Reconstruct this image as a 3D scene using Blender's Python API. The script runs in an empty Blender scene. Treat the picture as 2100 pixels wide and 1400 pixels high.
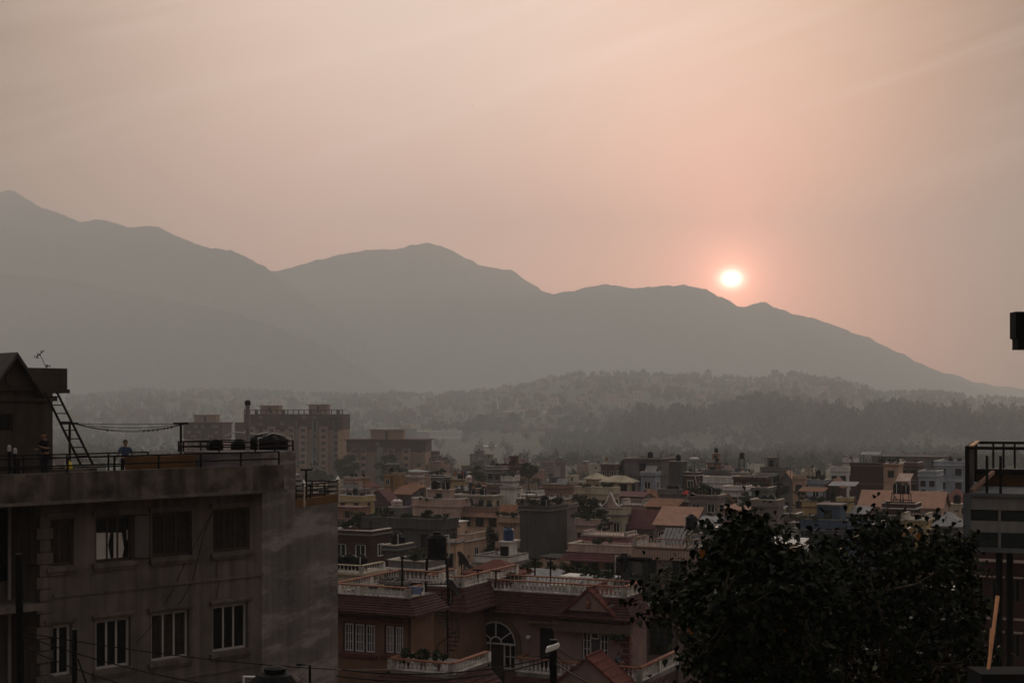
import bpy, math, random
import numpy as np
from mathutils import Vector, Matrix, noise

# ---------------------------------------------------------------- camera, world, sun, exposure
R = math.radians
S = bpy.context.scene
C = S.collection
F, CX, CY, CZ = 2917.0, 1050.0, 835.0, 20.0     # focal length in photo pixels, horizon row, eye height in metres
cam_d = bpy.data.cameras.new('camera')
cam = bpy.data.objects.new('camera', cam_d)
C.objects.link(cam)
cam.location = (0, 0, CZ)
cam.rotation_euler = (R(90), 0, 0)
cam_d.sensor_width = 36
cam_d.lens = 36 * F / 2100
cam_d.shift_y = (CY - 700) / 2100
cam_d.clip_start = .1
cam_d.clip_end = 30000
S.camera = cam
SUN_AZ = math.atan(450 / F)                     # to the right of straight ahead
SUN_EL = math.atan((CY - 571) / F / math.hypot(1, 450 / F))
sun_dir = Vector((math.sin(SUN_AZ) * math.cos(SUN_EL), math.cos(SUN_AZ) * math.cos(SUN_EL), math.sin(SUN_EL)))

world = bpy.data.worlds.new('World')
S.world = world
world.use_nodes = True
nt = world.node_tree
nt.nodes.clear()
def N(t, kind, **kw):
    n = t.nodes.new(kind)
    for k, v in kw.items():
        setattr(n, k, v)
    return n
def L(t, a, b):
    t.links.new(a, b)
def math_n(t, op, a, b=None, c=None, clamp=False):
    n = N(t, 'ShaderNodeMath', operation=op, use_clamp=clamp)
    for i, x in enumerate((a, b, c)):
        if x is None: continue
        if isinstance(x, (int, float)): n.inputs[i].default_value = x
        else: L(t, x, n.inputs[i])
    return n.outputs[0]
def mixc(t, f, a, b, mode='MIX'):
    n = N(t, 'ShaderNodeMix', data_type='RGBA', blend_type=mode)
    for s, x in ((0, f), (6, a), (7, b)):
        if isinstance(x, (int, float)): n.inputs[s].default_value = x
        elif isinstance(x, tuple): n.inputs[s].default_value = x
        else: L(t, x, n.inputs[s])
    return n.outputs[2]
def ramp(t, fac, stops, interp='LINEAR'):
    n = N(t, 'ShaderNodeValToRGB')
    cr = n.color_ramp
    cr.interpolation = interp
    while len(cr.elements) < len(stops): cr.elements.new(.5)
    for e, (p, c) in zip(cr.elements, stops):
        e.position = p
        e.color = (*c, 1) if len(c) == 3 else c
    L(t, fac, n.inputs[0])
    return n.outputs[0]
tc = N(nt, 'ShaderNodeTexCoord')
sep = N(nt, 'ShaderNodeSeparateXYZ')
L(nt, tc.outputs['Generated'], sep.inputs[0])
dotn = N(nt, 'ShaderNodeVectorMath', operation='DOT_PRODUCT')
L(nt, tc.outputs['Generated'], dotn.inputs[0])
dotn.inputs[1].default_value = sun_dir
ang = math_n(nt, 'ARCCOSINE', math_n(nt, 'MINIMUM', dotn.outputs['Value'], .999999))   # angle to the sun, radians
# dusty evening sky: colour by elevation
elev = math_n(nt, 'MULTIPLY', sep.outputs[2], 1.0, clamp=True)
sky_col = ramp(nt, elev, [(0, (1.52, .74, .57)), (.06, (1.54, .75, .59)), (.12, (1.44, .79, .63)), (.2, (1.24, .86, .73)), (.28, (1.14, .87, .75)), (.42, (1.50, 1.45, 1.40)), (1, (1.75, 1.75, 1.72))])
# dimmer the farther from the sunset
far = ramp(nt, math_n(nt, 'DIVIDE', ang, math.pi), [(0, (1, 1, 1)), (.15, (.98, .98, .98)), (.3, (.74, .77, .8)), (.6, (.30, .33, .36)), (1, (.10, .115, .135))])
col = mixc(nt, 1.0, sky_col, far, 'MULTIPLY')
# sky colour darkened toward both sides of the view, imitating lens vignetting
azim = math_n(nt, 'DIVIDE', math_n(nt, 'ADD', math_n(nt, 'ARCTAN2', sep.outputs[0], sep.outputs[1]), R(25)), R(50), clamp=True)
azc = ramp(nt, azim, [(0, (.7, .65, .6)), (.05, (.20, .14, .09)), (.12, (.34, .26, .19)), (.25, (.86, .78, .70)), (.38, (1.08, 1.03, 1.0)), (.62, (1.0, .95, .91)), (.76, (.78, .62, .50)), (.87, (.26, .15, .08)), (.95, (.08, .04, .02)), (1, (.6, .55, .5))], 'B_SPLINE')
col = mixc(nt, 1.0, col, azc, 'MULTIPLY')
# thin cirrus streaks
ca, sa = math.cos(R(17)), math.sin(R(17))
uu = math_n(nt, 'ADD', math_n(nt, 'MULTIPLY', sep.outputs[0], ca), math_n(nt, 'MULTIPLY', sep.outputs[2], sa))
vv = math_n(nt, 'SUBTRACT', math_n(nt, 'MULTIPLY', sep.outputs[2], ca), math_n(nt, 'MULTIPLY', sep.outputs[0], sa))
mp = N(nt, 'ShaderNodeCombineXYZ')
L(nt, math_n(nt, 'MULTIPLY', uu, 2.0), mp.inputs[0]); L(nt, math_n(nt, 'MULTIPLY', vv, 26.0), mp.inputs[2])
nz = N(nt, 'ShaderNodeTexNoise')
nz.inputs['Scale'].default_value = 1.6
nz.inputs['Detail'].default_value = 5
nz.inputs['Roughness'].default_value = .5
nz.inputs['Distortion'].default_value = .5
L(nt, mp.outputs[0], nz.inputs[0])
streak = ramp(nt, nz.outputs[0], [(.42, (0, 0, 0)), (.75, (1, 1, 1))], 'EASE')
smask = math_n(nt, 'MULTIPLY', streak, ramp(nt, elev, [(.06, (0, 0, 0)), (.2, (1, 1, 1))]))
col = mixc(nt, math_n(nt, 'MULTIPLY', smask, .13), col, (1.75, 1.45, 1.28, 1))
# aureole and the veiled disc
g1 = math_n(nt, 'EXPONENT', math_n(nt, 'MULTIPLY', ang, -1 / .013))
g2 = math_n(nt, 'EXPONENT', math_n(nt, 'MULTIPLY', ang, -1 / .068))
col = mixc(nt, 1.0, col, mixc(nt, g1, (0, 0, 0, 1), (5.0, 2.0, 1.3, 1)), 'ADD')
col = mixc(nt, 1.0, col, mixc(nt, g2, (0, 0, 0, 1), (2.9, .95, .60, 1)), 'ADD')
dv = N(nt, 'ShaderNodeVectorMath', operation='SUBTRACT'); L(nt, tc.outputs['Generated'], dv.inputs[0]); dv.inputs[1].default_value = sun_dir
dm_ = N(nt, 'ShaderNodeVectorMath', operation='MULTIPLY'); L(nt, dv.outputs[0], dm_.inputs[0]); dm_.inputs[1].default_value = (.88, .88, 1.15)
dl = N(nt, 'ShaderNodeVectorMath', operation='LENGTH'); L(nt, dm_.outputs[0], dl.inputs[0])
disc = ramp(nt, dl.outputs['Value'], [(.0025, (1, 1, 1)), (.0050, (.5, .5, .5)), (.0085, (.06, .06, .06)), (.014, (0, 0, 0))], 'B_SPLINE')
col = mixc(nt, 1.0, col, mixc(nt, disc, (0, 0, 0, 1), (10, 8.8, 7.4, 1)), 'ADD')
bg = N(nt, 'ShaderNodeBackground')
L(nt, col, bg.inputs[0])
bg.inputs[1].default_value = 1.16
sky = N(nt, 'ShaderNodeTexSky', sky_type='NISHITA')
sky.sun_disc = False
sky.sun_elevation = SUN_EL
sky.sun_rotation = SUN_AZ
sky.dust_density = 6
bg2 = N(nt, 'ShaderNodeBackground')
L(nt, sky.outputs[0], bg2.inputs[0])
bg2.inputs[1].default_value = .005
ad = N(nt, 'ShaderNodeAddShader')
L(nt, bg.outputs[0], ad.inputs[0]); L(nt, bg2.outputs[0], ad.inputs[1])
wo = N(nt, 'ShaderNodeOutputWorld')
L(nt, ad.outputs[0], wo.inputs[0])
sun_d = bpy.data.lights.new('sun', 'SUN')
sun_d.energy = 2
sun_d.angle = R(.55)
sun_d.color = (1, .62, .42)
sun = bpy.data.objects.new('sun', sun_d)
C.objects.link(sun)
sun.rotation_euler = sun_dir.to_track_quat('Z', 'Y').to_euler()
S.view_settings.view_transform = 'Standard'
S.view_settings.look = 'None'
S.view_settings.exposure = 0
S.view_settings.gamma = 1
S.cycles.use_denoising = True
S.cycles.denoiser = 'OPENIMAGEDENOISE'
S.cycles.max_bounces = 7
S.cycles.diffuse_bounces = 3
S.cycles.glossy_bounces = 2
S.cycles.transmission_bounces = 2
S.cycles.volume_bounces = 4
S.cycles.transparent_max_bounces = 8
S.cycles.sample_clamp_indirect = 4

# ---------------------------------------------------------------- helpers
rnd = random.Random(7)
def W(px, py, D):
    """the point at depth D metres that the photo shows at (px, py)"""
    return Vector(((px - CX) / F * D, D, CZ - (py - CY) / F * D))
def hexc(r, g, b): return (r, g, b)

class MB:
    def __init__(self):
        self.v = []; self.f = []
    def add(self, vs, fs):
        o = len(self.v)
        self.v += [tuple(p) for p in vs]
        self.f += [tuple(i + o for i in f) for f in fs]
        return self
    def box(self, x0, x1, y0, y1, z0, z1):
        return self.add([(x0, y0, z0), (x1, y0, z0), (x1, y1, z0), (x0, y1, z0), (x0, y0, z1), (x1, y0, z1), (x1, y1, z1), (x0, y1, z1)],
                 [(3, 2, 1, 0), (4, 5, 6, 7), (0, 1, 5, 4), (1, 2, 6, 5), (2, 3, 7, 6), (3, 0, 4, 7)])
    def bar(self, a, b, w, h=None):
        """rectangular bar from a to b"""
        a, b = Vector(a), Vector(b); h = h or w
        d = (b - a)
        if d.length < 1e-6: return self
        d.normalize()
        up = Vector((0, 0, 1)) if abs(d.z) < .95 else Vector((0, 1, 0))
        s = d.cross(up).normalized(); u = s.cross(d)
        vs = [p + s * i * w / 2 + u * j * h / 2 for p in (a, b) for i, j in ((-1, -1), (1, -1), (1, 1), (-1, 1))]
        return self.add(vs, [(0, 1, 2, 3), (7, 6, 5, 4), (0, 4, 5, 1), (1, 5, 6, 2), (2, 6, 7, 3), (3, 7, 4, 0)])
    def tube(self, pts, r, n=6, r2=None):
        pts = [Vector(p) for p in pts]; m = len(pts); vs = []
        for i, p in enumerate(pts):
            d = (pts[min(i + 1, m - 1)] - pts[max(i - 1, 0)]).normalized()
            up = Vector((0, 0, 1)) if abs(d.z) < .9 else Vector((1, 0, 0))
            s = d.cross(up).normalized(); u = s.cross(d)
            rr = r if r2 is None else r + (r2 - r) * i / max(m - 1, 1)
            vs += [p + (s * math.cos(2 * math.pi * k / n) + u * math.sin(2 * math.pi * k / n)) * rr for k in range(n)]
        fs = [(i * n + k, i * n + (k + 1) % n, (i + 1) * n + (k + 1) % n, (i + 1) * n + k) for i in range(m - 1) for k in range(n)]
        fs += [tuple(range(n))[::-1], tuple((m - 1) * n + k for k in range(n))]
        return self.add(vs, fs)
    def lathe(self, prof, n=12, c=(0, 0, 0)):
        vs = [(c[0] + r * math.cos(2 * math.pi * k / n), c[1] + r * math.sin(2 * math.pi * k / n), c[2] + z) for r, z in prof for k in range(n)]
        m = len(prof)
        fs = [(i * n + k, i * n + (k + 1) % n, (i + 1) * n + (k + 1) % n, (i + 1) * n + k) for i in range(m - 1) for k in range(n)]
        fs += [tuple(range(n))[::-1], tuple((m - 1) * n + k for k in range(n))]
        return self.add(vs, fs)
    def prism(self, poly, y0, y1):
        """outline in x,z (counter-clockwise seen from -y) pushed from y0 to y1"""
        n = len(poly)
        vs = [(x, y0, z) for x, z in poly] + [(x, y1, z) for x, z in poly]
        return self.add(vs, [tuple(range(n)), tuple(range(2 * n - 1, n - 1, -1))] + [(i, i + n, (i + 1) % n + n, (i + 1) % n) for i in range(n)])
    def plan(self, poly, z0, z1):
        """outline in x,y (counter-clockwise from above) raised from z0 to z1"""
        n = len(poly)
        vs = [(x, y, z0) for x, y in poly] + [(x, y, z1) for x, y in poly]
        return self.add(vs, [tuple(range(n))[::-1], tuple(range(n, 2 * n))] + [(i, (i + 1) % n, (i + 1) % n + n, i + n) for i in range(n)])
    def mesh(self, name):
        m = bpy.data.meshes.new(name)
        m.from_pydata(self.v, [], self.f)
        return m
    def build(self, name, mat=None, parent=None, loc=None, smooth=False):
        m = self.mesh(name)
        if mat: m.materials.append(mat)
        if smooth:
            m.polygons.foreach_set('use_smooth', [True] * len(m.polygons))
        return link(name, m, parent, loc)
def link(name, m, parent=None, loc=None, rz=0):
    o = bpy.data.objects.new(name, m)
    C.objects.link(o)
    if parent: o.parent = parent
    if loc is not None: o.location = loc
    if rz: o.rotation_euler.z = rz
    return o
def np_mesh(name, V, Q, mat, parent=None, mats=None, midx=None):
    """fast mesh from vertex array and quad/tri index array"""
    m = bpy.data.meshes.new(name)
    k = Q.shape[1]
    m.vertices.add(len(V)); m.vertices.foreach_set('co', V.astype(np.float32).ravel())
    m.loops.add(Q.size); m.loops.foreach_set('vertex_index', Q.astype(np.int32).ravel())
    m.polygons.add(len(Q)); m.polygons.foreach_set('loop_start', np.arange(0, Q.size, k, dtype=np.int32))
    for x in (mats or [mat]): m.materials.append(x)
    if midx is not None: m.polygons.foreach_set('material_index', midx.astype(np.int32))
    m.update(); m.validate()
    return m
def tag(o, label=None, cat=None, group=None, kind=None):
    for k, v in (('label', label), ('category', cat), ('group', group), ('kind', kind)):
        if v: o[k] = v
    return o
def empty(name, loc, rz=0, **kw):
    o = bpy.data.objects.new(name, None)
    C.objects.link(o)
    o.location = loc; o.rotation_euler.z = rz
    o.empty_display_size = .2
    return tag(o, **kw)
def copy_tree(o, parent=None):
    c = o.copy(); C.objects.link(c)
    if parent: c.parent = parent
    for ch in o.children: copy_tree(ch, c)
    return c

# ---------------------------------------------------------------- materials
_m = {}
def mat(name, col, var=.25, rough=.85, sc=1.2, streak=0, metal=0, col2=None, bump=.0, spec=.12, brick=None, wave=None, spot=0, hband=0):
    """procedural surface: colour broken by blotches, vertical water streaks, optional bricks or corrugation"""
    if name in _m: return _m[name]
    m = bpy.data.materials.new(name)
    m.use_nodes = True
    t = m.node_tree
    b = t.nodes['Principled BSDF']
    tcn = N(t, 'ShaderNodeTexCoord')
    n1 = N(t, 'ShaderNodeTexNoise'); n1.inputs['Scale'].default_value = sc; n1.inputs['Detail'].default_value = 6; n1.inputs['Roughness'].default_value = .6
    L(t, tcn.outputs['Object'], n1.inputs[0])
    dark = tuple(c * (1 - var) for c in col) if col2 is None else col2
    lite = tuple(min(c * (1 + var * .6), 1) for c in col)
    c = ramp(t, n1.outputs[0], [(.3, dark), (.55, col), (.75, lite)])
    if brick:
        bt = N(t, 'ShaderNodeTexBrick')
        mpn = N(t, 'ShaderNodeMapping'); mpn.inputs['Rotation'].default_value = (R(90), 0, 0)
        L(t, tcn.outputs['Object'], mpn.inputs[0]); L(t, mpn.outputs[0], bt.inputs[0])
        bt.inputs['Scale'].default_value = brick[0]
        bt.inputs['Mortar Size'].default_value = .02
        bt.inputs['Color1'].default_value = (1, 1, 1, 1); bt.inputs['Color2'].default_value = (.7, .7, .7, 1); bt.inputs['Mortar'].default_value = (brick[1],) * 3 + (1,)
        c = mixc(t, 1.0, c, bt.outputs[0], 'MULTIPLY')
    if streak:
        mp2 = N(t, 'ShaderNodeMapping'); mp2.inputs['Scale'].default_value = (2.2, 2.2, .16)
        L(t, tcn.outputs['Object'], mp2.inputs[0])
        n2 = N(t, 'ShaderNodeTexNoise'); n2.inputs['Scale'].default_value = 1.3; n2.inputs['Detail'].default_value = 5
        L(t, mp2.outputs[0], n2.inputs[0])
        f = ramp(t, n2.outputs[0], [(.42, (0, 0, 0)), (.68, (1, 1, 1))])
        c = mixc(t, math_n(t, 'MULTIPLY', f, streak), c, tuple(x * .3 for x in col) + (1,))
    if spot:
        n3 = N(t, 'ShaderNodeTexNoise'); n3.inputs['Scale'].default_value = 6; n3.inputs['Detail'].default_value = 8
        L(t, tcn.outputs['Object'], n3.inputs[0])
        f = ramp(t, n3.outputs[0], [(.55, (0, 0, 0)), (.7, (1, 1, 1))])
        c = mixc(t, math_n(t, 'MULTIPLY', f, spot), c, tuple(min(x * 2.2, .8) for x in col) + (1,))
    if hband:
        mp3 = N(t, 'ShaderNodeMapping'); mp3.inputs['Scale'].default_value = (.22, .22, 1.1)
        L(t, tcn.outputs['Object'], mp3.inputs[0])
        n4 = N(t, 'ShaderNodeTexNoise'); n4.inputs['Scale'].default_value = 1.0; n4.inputs['Detail'].default_value = 9; n4.inputs['Roughness'].default_value = .65
        L(t, mp3.outputs[0], n4.inputs[0])
        f = ramp(t, n4.outputs[0], [(.47, (0, 0, 0)), (.53, (.35, .35, .35)), (.60, (1, 1, 1)), (.66, (.1, .1, .1))])
        c = mixc(t, math_n(t, 'MULTIPLY', f, hband), c, tuple(min(x * 1.9, .8) for x in col) + (1,))
    L(t, c, b.inputs['Base Color'])
    b.inputs['Roughness'].default_value = rough
    b.inputs['Metallic'].default_value = metal
    b.inputs['Specular IOR Level'].default_value = spec
    src = None
    if wave:
        wv = N(t, 'ShaderNodeTexWave', bands_direction=wave[0]); wv.inputs['Scale'].default_value = wave[1]
        L(t, tcn.outputs['Object'], wv.inputs[0]); src = wv.outputs[1]
        bump = max(bump, .5)
    elif bump: src = n1.outputs[0]
    if src:
        bp = N(t, 'ShaderNodeBump'); bp.inputs['Strength'].default_value = bump; bp.inputs['Distance'].default_value = .05
        L(t, src, bp.inputs['Height']); L(t, bp.outputs[0], b.inputs['Normal'])
    _m[name] = m
    return m
GLASS = mat('window_glass', (.006, .007, .008), .3, .25, spec=.12)
BLACK = mat('black_plastic', (.005, .005, .0055), .3, .6, spec=.06)
STEEL = mat('dark_steel', (.008, .007, .007), .3, .7, spec=.06)
CONC = mat('bare_concrete', (.20, .18, .17), .4, .9, .7, .5, bump=.3)
CONCD = mat('dark_concrete', (.085, .076, .070), .45, .9, .6, .5, bump=.3)
WHITE = mat('white_paint', (.60, .57, .54), .2, .6, 1.5, .35)
WHITEF = mat('white_frame', (.55, .53, .51), .15, .5)
WOODD = mat('dark_wood', (.035, .024, .018), .3, .6)
TANKW = mat('striped_tank_white', (.70, .68, .66), .1, .35)
RED_T = mat('red_roof_tiles', (.12, .04, .033), .3, .8, 3)
COPING = mat('rust_coping', (.20, .085, .055), .3, .8, 2)
BAL = mat('baluster_white', (.62, .58, .54), .45, .8, 2, .5)
# ---------------------------------------------------------------- land
GT = [(0, 0), (70, 0), (100, -1.5), (150, -4), (200, -6.5), (265, -9), (330, -11), (400, -13), (500, -15), (600, -16), (700, -17), (1000, -26), (1700, -45), (2000, -50)]
FS = 2.3
def base_z(r):
    return float(np.interp(r, [a for a, b in GT], [b for a, b in GT]))
H1 = [(-900, 812), (-300, 806), (140, 820), (300, 806), (500, 809), (640, 813), (870, 815), (1000, 806), (1060, 798), (1100, 790), (1140, 781), (1180, 772), (1250, 773), (1400, 776), (1480, 780), (1560, 783), (1590, 774), (1640, 775), (1700, 784), (1770, 799), (1810, 812), (1900, 810), (2000, 818), (2100, 825), (2600, 830), (3100, 830)]
H2 = [(-900, 880), (700, 905), (1000, 900), (1200, 880), (1400, 868), (1560, 858), (1700, 868), (1850, 860), (1960, 868), (2100, 872), (2600, 870), (3100, 870)]
def fbm(x, y, s, oct=5, seed=0.0):
    return noise.fractal(Vector((x / s, y / s, seed)), 1.0, 2.0, oct)
def hill_z(px, r):
    """terrain height on the hills beyond the town"""
    z0 = base_z(r)
    r = r / FS
    c1 = CZ - (np.interp(px, [a for a, b in H1], [b for a, b in H1]) - CY) / F * 2200 * FS
    t = (r - 1000) / 1200
    if t <= 0: a = z0
    elif t <= 1: a = z0 + (c1 - z0) * (t * t * (3 - 2 * t) * .35 + t * .65)
    else: a = c1 - (r - 2200) * .16
    c2 = CZ - (np.interp(px, [a_ for a_, b_ in H2], [b_ for a_, b_ in H2]) - CY) / F * 1250 * FS
    t2 = (r - 850) / 400
    if t2 <= 0: b = z0
    elif t2 <= 1: b = z0 + (c2 - z0) * t2 * t2 * (3 - 2 * t2)
    else: b = c2 - (r - 1250) * .10
    return max(a, b)
def ground_z(x, y):
    r = max(y, 1.0)
    if r < 850 * FS: return base_z(r)
    px = CX + x / r * F
    z = float(hill_z(px, r))
    return z + fbm(x, y, 260, 4) * min((r - 850 * FS) / 400, 1) * 7
def polar_sheet(name, mat_, zf, d0, d1, nd, p0, p1, np_, log=True):
    ds = np.geomspace(d0, d1, nd) if log else np.linspace(d0, d1, nd)
    ps = np.linspace(p0, p1, np_)
    V = np.array([((p - CX) / F * d, d, zf((p - CX) / F * d, d)) for d in ds for p in ps])
    i = np.arange(nd - 1)[:, None] * np_ + np.arange(np_ - 1)[None, :]
    Q = np.stack([i, i + 1, i + np_ + 1, i + np_], -1).reshape(-1, 4)
    m = np_mesh(name, V, Q, mat_)
    m.polygons.foreach_set('use_smooth', [True] * len(m.polygons))
    o = link(name, m)
    return tag(o, kind='structure')
GRASS = mat('valley_ground', (.055, .058, .036), .45, .95, .02, col2=(.085, .065, .045))
FOREST = mat('forest_slope', (.040, .050, .030), .4, .95, .006, col2=(.07, .06, .045))
MOUNT = mat('mountain_forest', (.030, .038, .030), .45, .95, .004)
gs = bpy.data.meshes.new('ground')
V = []; Q = []
# near and side ground: one sheet from behind the camera to the hills
xs = np.concatenate([-np.geomspace(6000, 30, 26), [0], np.geomspace(30, 6000, 26)])
ys = np.concatenate([[-3000, -1000, -300, -60, 0], np.geomspace(30, 2300, 74)])
V = np.array([(x, y, (base_z(y) if y < 1700 else base_z(y) - (y - 1700) * .05)) for y in ys for x in xs])
nx = len(xs)
i = np.arange(len(ys) - 1)[:, None] * nx + np.arange(nx - 1)[None, :]
Q = np.stack([i, i + 1, i + nx + 1, i + nx], -1).reshape(-1, 4)
tag(link('ground', np_mesh('ground', V, Q, GRASS)), kind='structure')
polar_sheet('hills', FOREST, lambda x, y: ground_z(x, y) - (0 if y > 1650 else (1650 - y) * .06), 1300, 6700, 100, -1000, 3100, 420)
M1 = [(-1000, 640), (-300, 560), (400, 560), (560, 553), (600, 545), (690, 520), (750, 512), (820, 507), (845, 499), (870, 496), (905, 500), (940, 517), (980, 540), (1050, 553), (1085, 575), (1120, 598), (1160, 596), (1200, 586), (1240, 579), (1280, 588), (1330, 587), (1380, 582), (1440, 587), (1480, 606), (1520, 626), (1570, 620), (1620, 640), (1700, 660), (1780, 690), (1850, 725), (1920, 757), (2000, 782), (2150, 806), (2600, 825), (3100, 830)]
M2 = [(-1000, 330), (-200, 395), (0, 388), (22, 385), (60, 408), (110, 432), (170, 452), (210, 447), (260, 462), (325, 461), (380, 488), (430, 507), (470, 508), (510, 526), (555, 553), (620, 600), (700, 660), (800, 735), (900, 790), (1000, 850), (3100, 1500)]
M3 = [(-1000, 560), (0, 560), (150, 575), (300, 600), (420, 625), (520, 650), (600, 680), (680, 718), (760, 765), (850, 820), (900, 860), (3100, 1500)]
def mount(name, prof, D, w0, w1, d0, d1, amp, seed):
    PX = [a for a, b in prof]; PY = [b for a, b in prof]
    def zf(x, y):
        px = CX + x / y * F
        c = CZ - (np.interp(px, PX, PY) - CY) / F * D
        t = (y - D) / (w1 if y > D else w0)
        s = max(0., 1 - abs(t)) ** 1.15
        env = min(abs(y - D) / 450, 1)
        rid = abs(noise.fractal(Vector((x / 930, y / 2000, seed)), 1.0, 2.1, 6))
        n = fbm(x, y, 110, 4, seed + 3) * 13
        return max(c + 60, 0) * s - 60 - rid * amp * env * (.3 + s) + n + fbm(x, 0, 32, 3, seed) * 7
    polar_sheet(name, MOUNT, zf, d0, d1, 120, -1000, 3100, 760, log=False)
mount('mountains', M1, 9900, 2000, 1500, 7700, 11300, 200, 1.3)
mount('mountains', M2, 8500, 1500, 1500, 6900, 9900, 170, 5.1)
mount('mountains', M3, 7200, 1300, 1200, 5800, 8500, 130, 9.7)
# the dusty evening air
hb = MB().box(-6200, 6200, -60, 11900, -260, 1580)
hz = bpy.data.materials.new('haze_air'); hz.use_nodes = True
t = hz.node_tree
t.nodes.remove(t.nodes['Principled BSDF'])
pv = N(t, 'ShaderNodeVolumePrincipled')
pv.inputs['Color'].default_value = (.94, .99, 1, 1)
pv.inputs['Density'].default_value = .000185
pv.inputs['Anisotropy'].default_value = .10
L(t, pv.outputs[0], t.nodes['Material Output'].inputs['Volume'])
tag(hb.build('haze', hz), kind='stuff', label='pale dusty evening haze filling the valley')
# ---------------------------------------------------------------- building kit
class Frame:
    """a building's own axes: x to the right along its front, y into the building, z up"""
    def __init__(s, px, D, rz):
        s.rz = R(rz)
        s.O = Vector(((px - CX) / F * D, D))
        s.u = Vector((math.cos(s.rz), math.sin(s.rz)))
        s.v = Vector((-s.u.y, s.u.x))
    def x(s, px, y=0.0):
        k = (px - CX) / F
        return (k * (s.O.y + y * s.v.y) - s.O.x - y * s.v.x) / (s.u.x - k * s.u.y)
    def y(s, px, x=0.0):
        k = (px - CX) / F
        return (k * (s.O.y + x * s.u.y) - s.O.x - x * s.u.x) / (s.v.x - k * s.v.y)
    def dep(s, x, y=0.0):
        return s.O.y + x * s.u.y + y * s.v.y
    def z(s, px, py, y=0.0):
        return CZ - (py - CY) / F * s.dep(s.x(px, y), y)
    def zx(s, py, x, y=0.0):
        return CZ - (py - CY) / F * s.dep(x, y)
    def root(s, name, label, cat, group=None):
        return empty(name, (s.O.x, s.O.y, 0), s.rz, label=label, cat=cat, group=group)
    def world(s, x, y, z):
        return Vector((s.O.x + x * s.u.x + y * s.v.x, s.O.y + x * s.u.y + y * s.v.y, z))

def wall_open(mb, x0, x1, z0, z1, ops, y=0.0, dep=.25):
    """front wall face at y with real openings (x0,x1,z0,z1) and their reveals"""
    xs = sorted({x0, x1} | {a for o in ops for a in o[:2]}); zs = sorted({z0, z1} | {a for o in ops for a in o[2:4]})
    for i in range(len(xs) - 1):
        for j in range(len(zs) - 1):
            cx, cz = (xs[i] + xs[i + 1]) / 2, (zs[j] + zs[j + 1]) / 2
            if any(o[0] < cx < o[1] and o[2] < cz < o[3] for o in ops): continue
            mb.add([(xs[i], y, zs[j]), (xs[i + 1], y, zs[j]), (xs[i + 1], y, zs[j + 1]), (xs[i], y, zs[j + 1])], [(0, 1, 2, 3)])
    for a, b, c, d in [o[:4] for o in ops]:
        mb.add([(a, y, c), (b, y, c), (b, y, d), (a, y, d), (a, y + dep, c), (b, y + dep, c), (b, y + dep, d), (a, y + dep, d)],
               [(0, 4, 5, 1), (1, 5, 6, 2), (2, 6, 7, 3), (3, 7, 4, 0), (4, 7, 6, 5)])
    return mb
def window(parent, x0, x1, z0, z1, y, cols=2, rows=1, fr=.06, mat_=None, name='window', glass=None, side=False, d=.05, tr=None):
    """glazed window: frame with bars, pane behind; faces -y (or +x when side)"""
    w, h = x1 - x0, z1 - z0
    mat_ = mat_ or WHITEF
    key = ('win', round(w, 2), round(h, 2), cols, rows, fr, mat_.name, d)
    if key not in _mesh:
        f = MB()
        f.box(0, fr, -d, 0, 0, h); f.box(w - fr, w, -d, 0, 0, h)
        f.box(fr, w - fr, -d, 0, h - fr, h); f.box(fr, w - fr, -d, 0, 0, fr)
        for i in range(1, cols):
            cx = fr + (w - 2 * fr) * i / cols
            f.box(cx - fr * .4, cx + fr * .4, -d * .8, 0, fr, h - fr)
        for j in range(1, rows):
            cz = fr + (h - 2 * fr) * j / rows
            f.box(fr, w - fr, -d * .6, 0, cz - fr * .25, cz + fr * .25)
        fm = f.mesh('window'); fm.materials.append(mat_)
        p = MB().box(fr * .5, w - fr * .5, .0, .015, fr * .5, h - fr * .5)
        p.v = [(a, b - d * .45, c) for a, b, c in p.v]
        pm = p.mesh('pane'); pm.materials.append(glass or GLASS)
        _mesh[key] = (fm, pm)
    fm, pm = _mesh[key]
    o = link(name, fm, parent, (x0, y, z0) if not side else (y, x0, z0), R(90) if side else 0)
    link('pane', pm, o)
    return o
_mesh = {}
def baluster_run(mb, a, b, z0, h, pitch=.28, post=2.6, fat=.07):
    """balusters, piers and foot rail from a to b (x,y pairs)"""
    a, b = Vector(a), Vector(b); Lg = (b - a).length; d = (b - a) / Lg
    mb.bar((a.x, a.y, z0 + h * .06), (b.x, b.y, z0 + h * .06), .16, h * .12)
    n = max(int(Lg / pitch), 1); fat *= .82
    for i in range(n):
        p = a + d * (i + .5) * Lg / n
        hh = h * .78; zb = z0 + h * .12
        mb.lathe([(fat * .7, 0), (fat, hh * .12), (fat * 1.15, hh * .32), (fat * .5, hh * .55), (fat * .42, hh * .75), (fat * .8, hh)], 6, (p.x, p.y, zb))
    k = max(int(Lg / post), 1)
    for i in range(k + 1):
        p = a + d * Lg * i / k
        mb.box(p.x - .13, p.x + .13, p.y - .13, p.y + .13, z0, z0 + h * .92)
def balustrade(parent, pts, z0, h, mat_=None, cop=None, **kw):
    mb = MB(); cp = MB()
    for a, b in zip(pts[:-1], pts[1:]):
        baluster_run(mb, a, b, z0, h, **kw)
        cp.bar((a[0], a[1], z0 + h * .96), (b[0], b[1], z0 + h * .96), .26, h * .10)
    o = mb.build('balustrade', mat_ or BAL, parent)
    cp.build('coping', cop or COPING, o)
    return o
def tiles_mat():
    return mat('clay_tile_skirt', (.060, .025, .022), .5, .75, 3, wave=('Z', 4.2))
TILES = tiles_mat()
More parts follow.
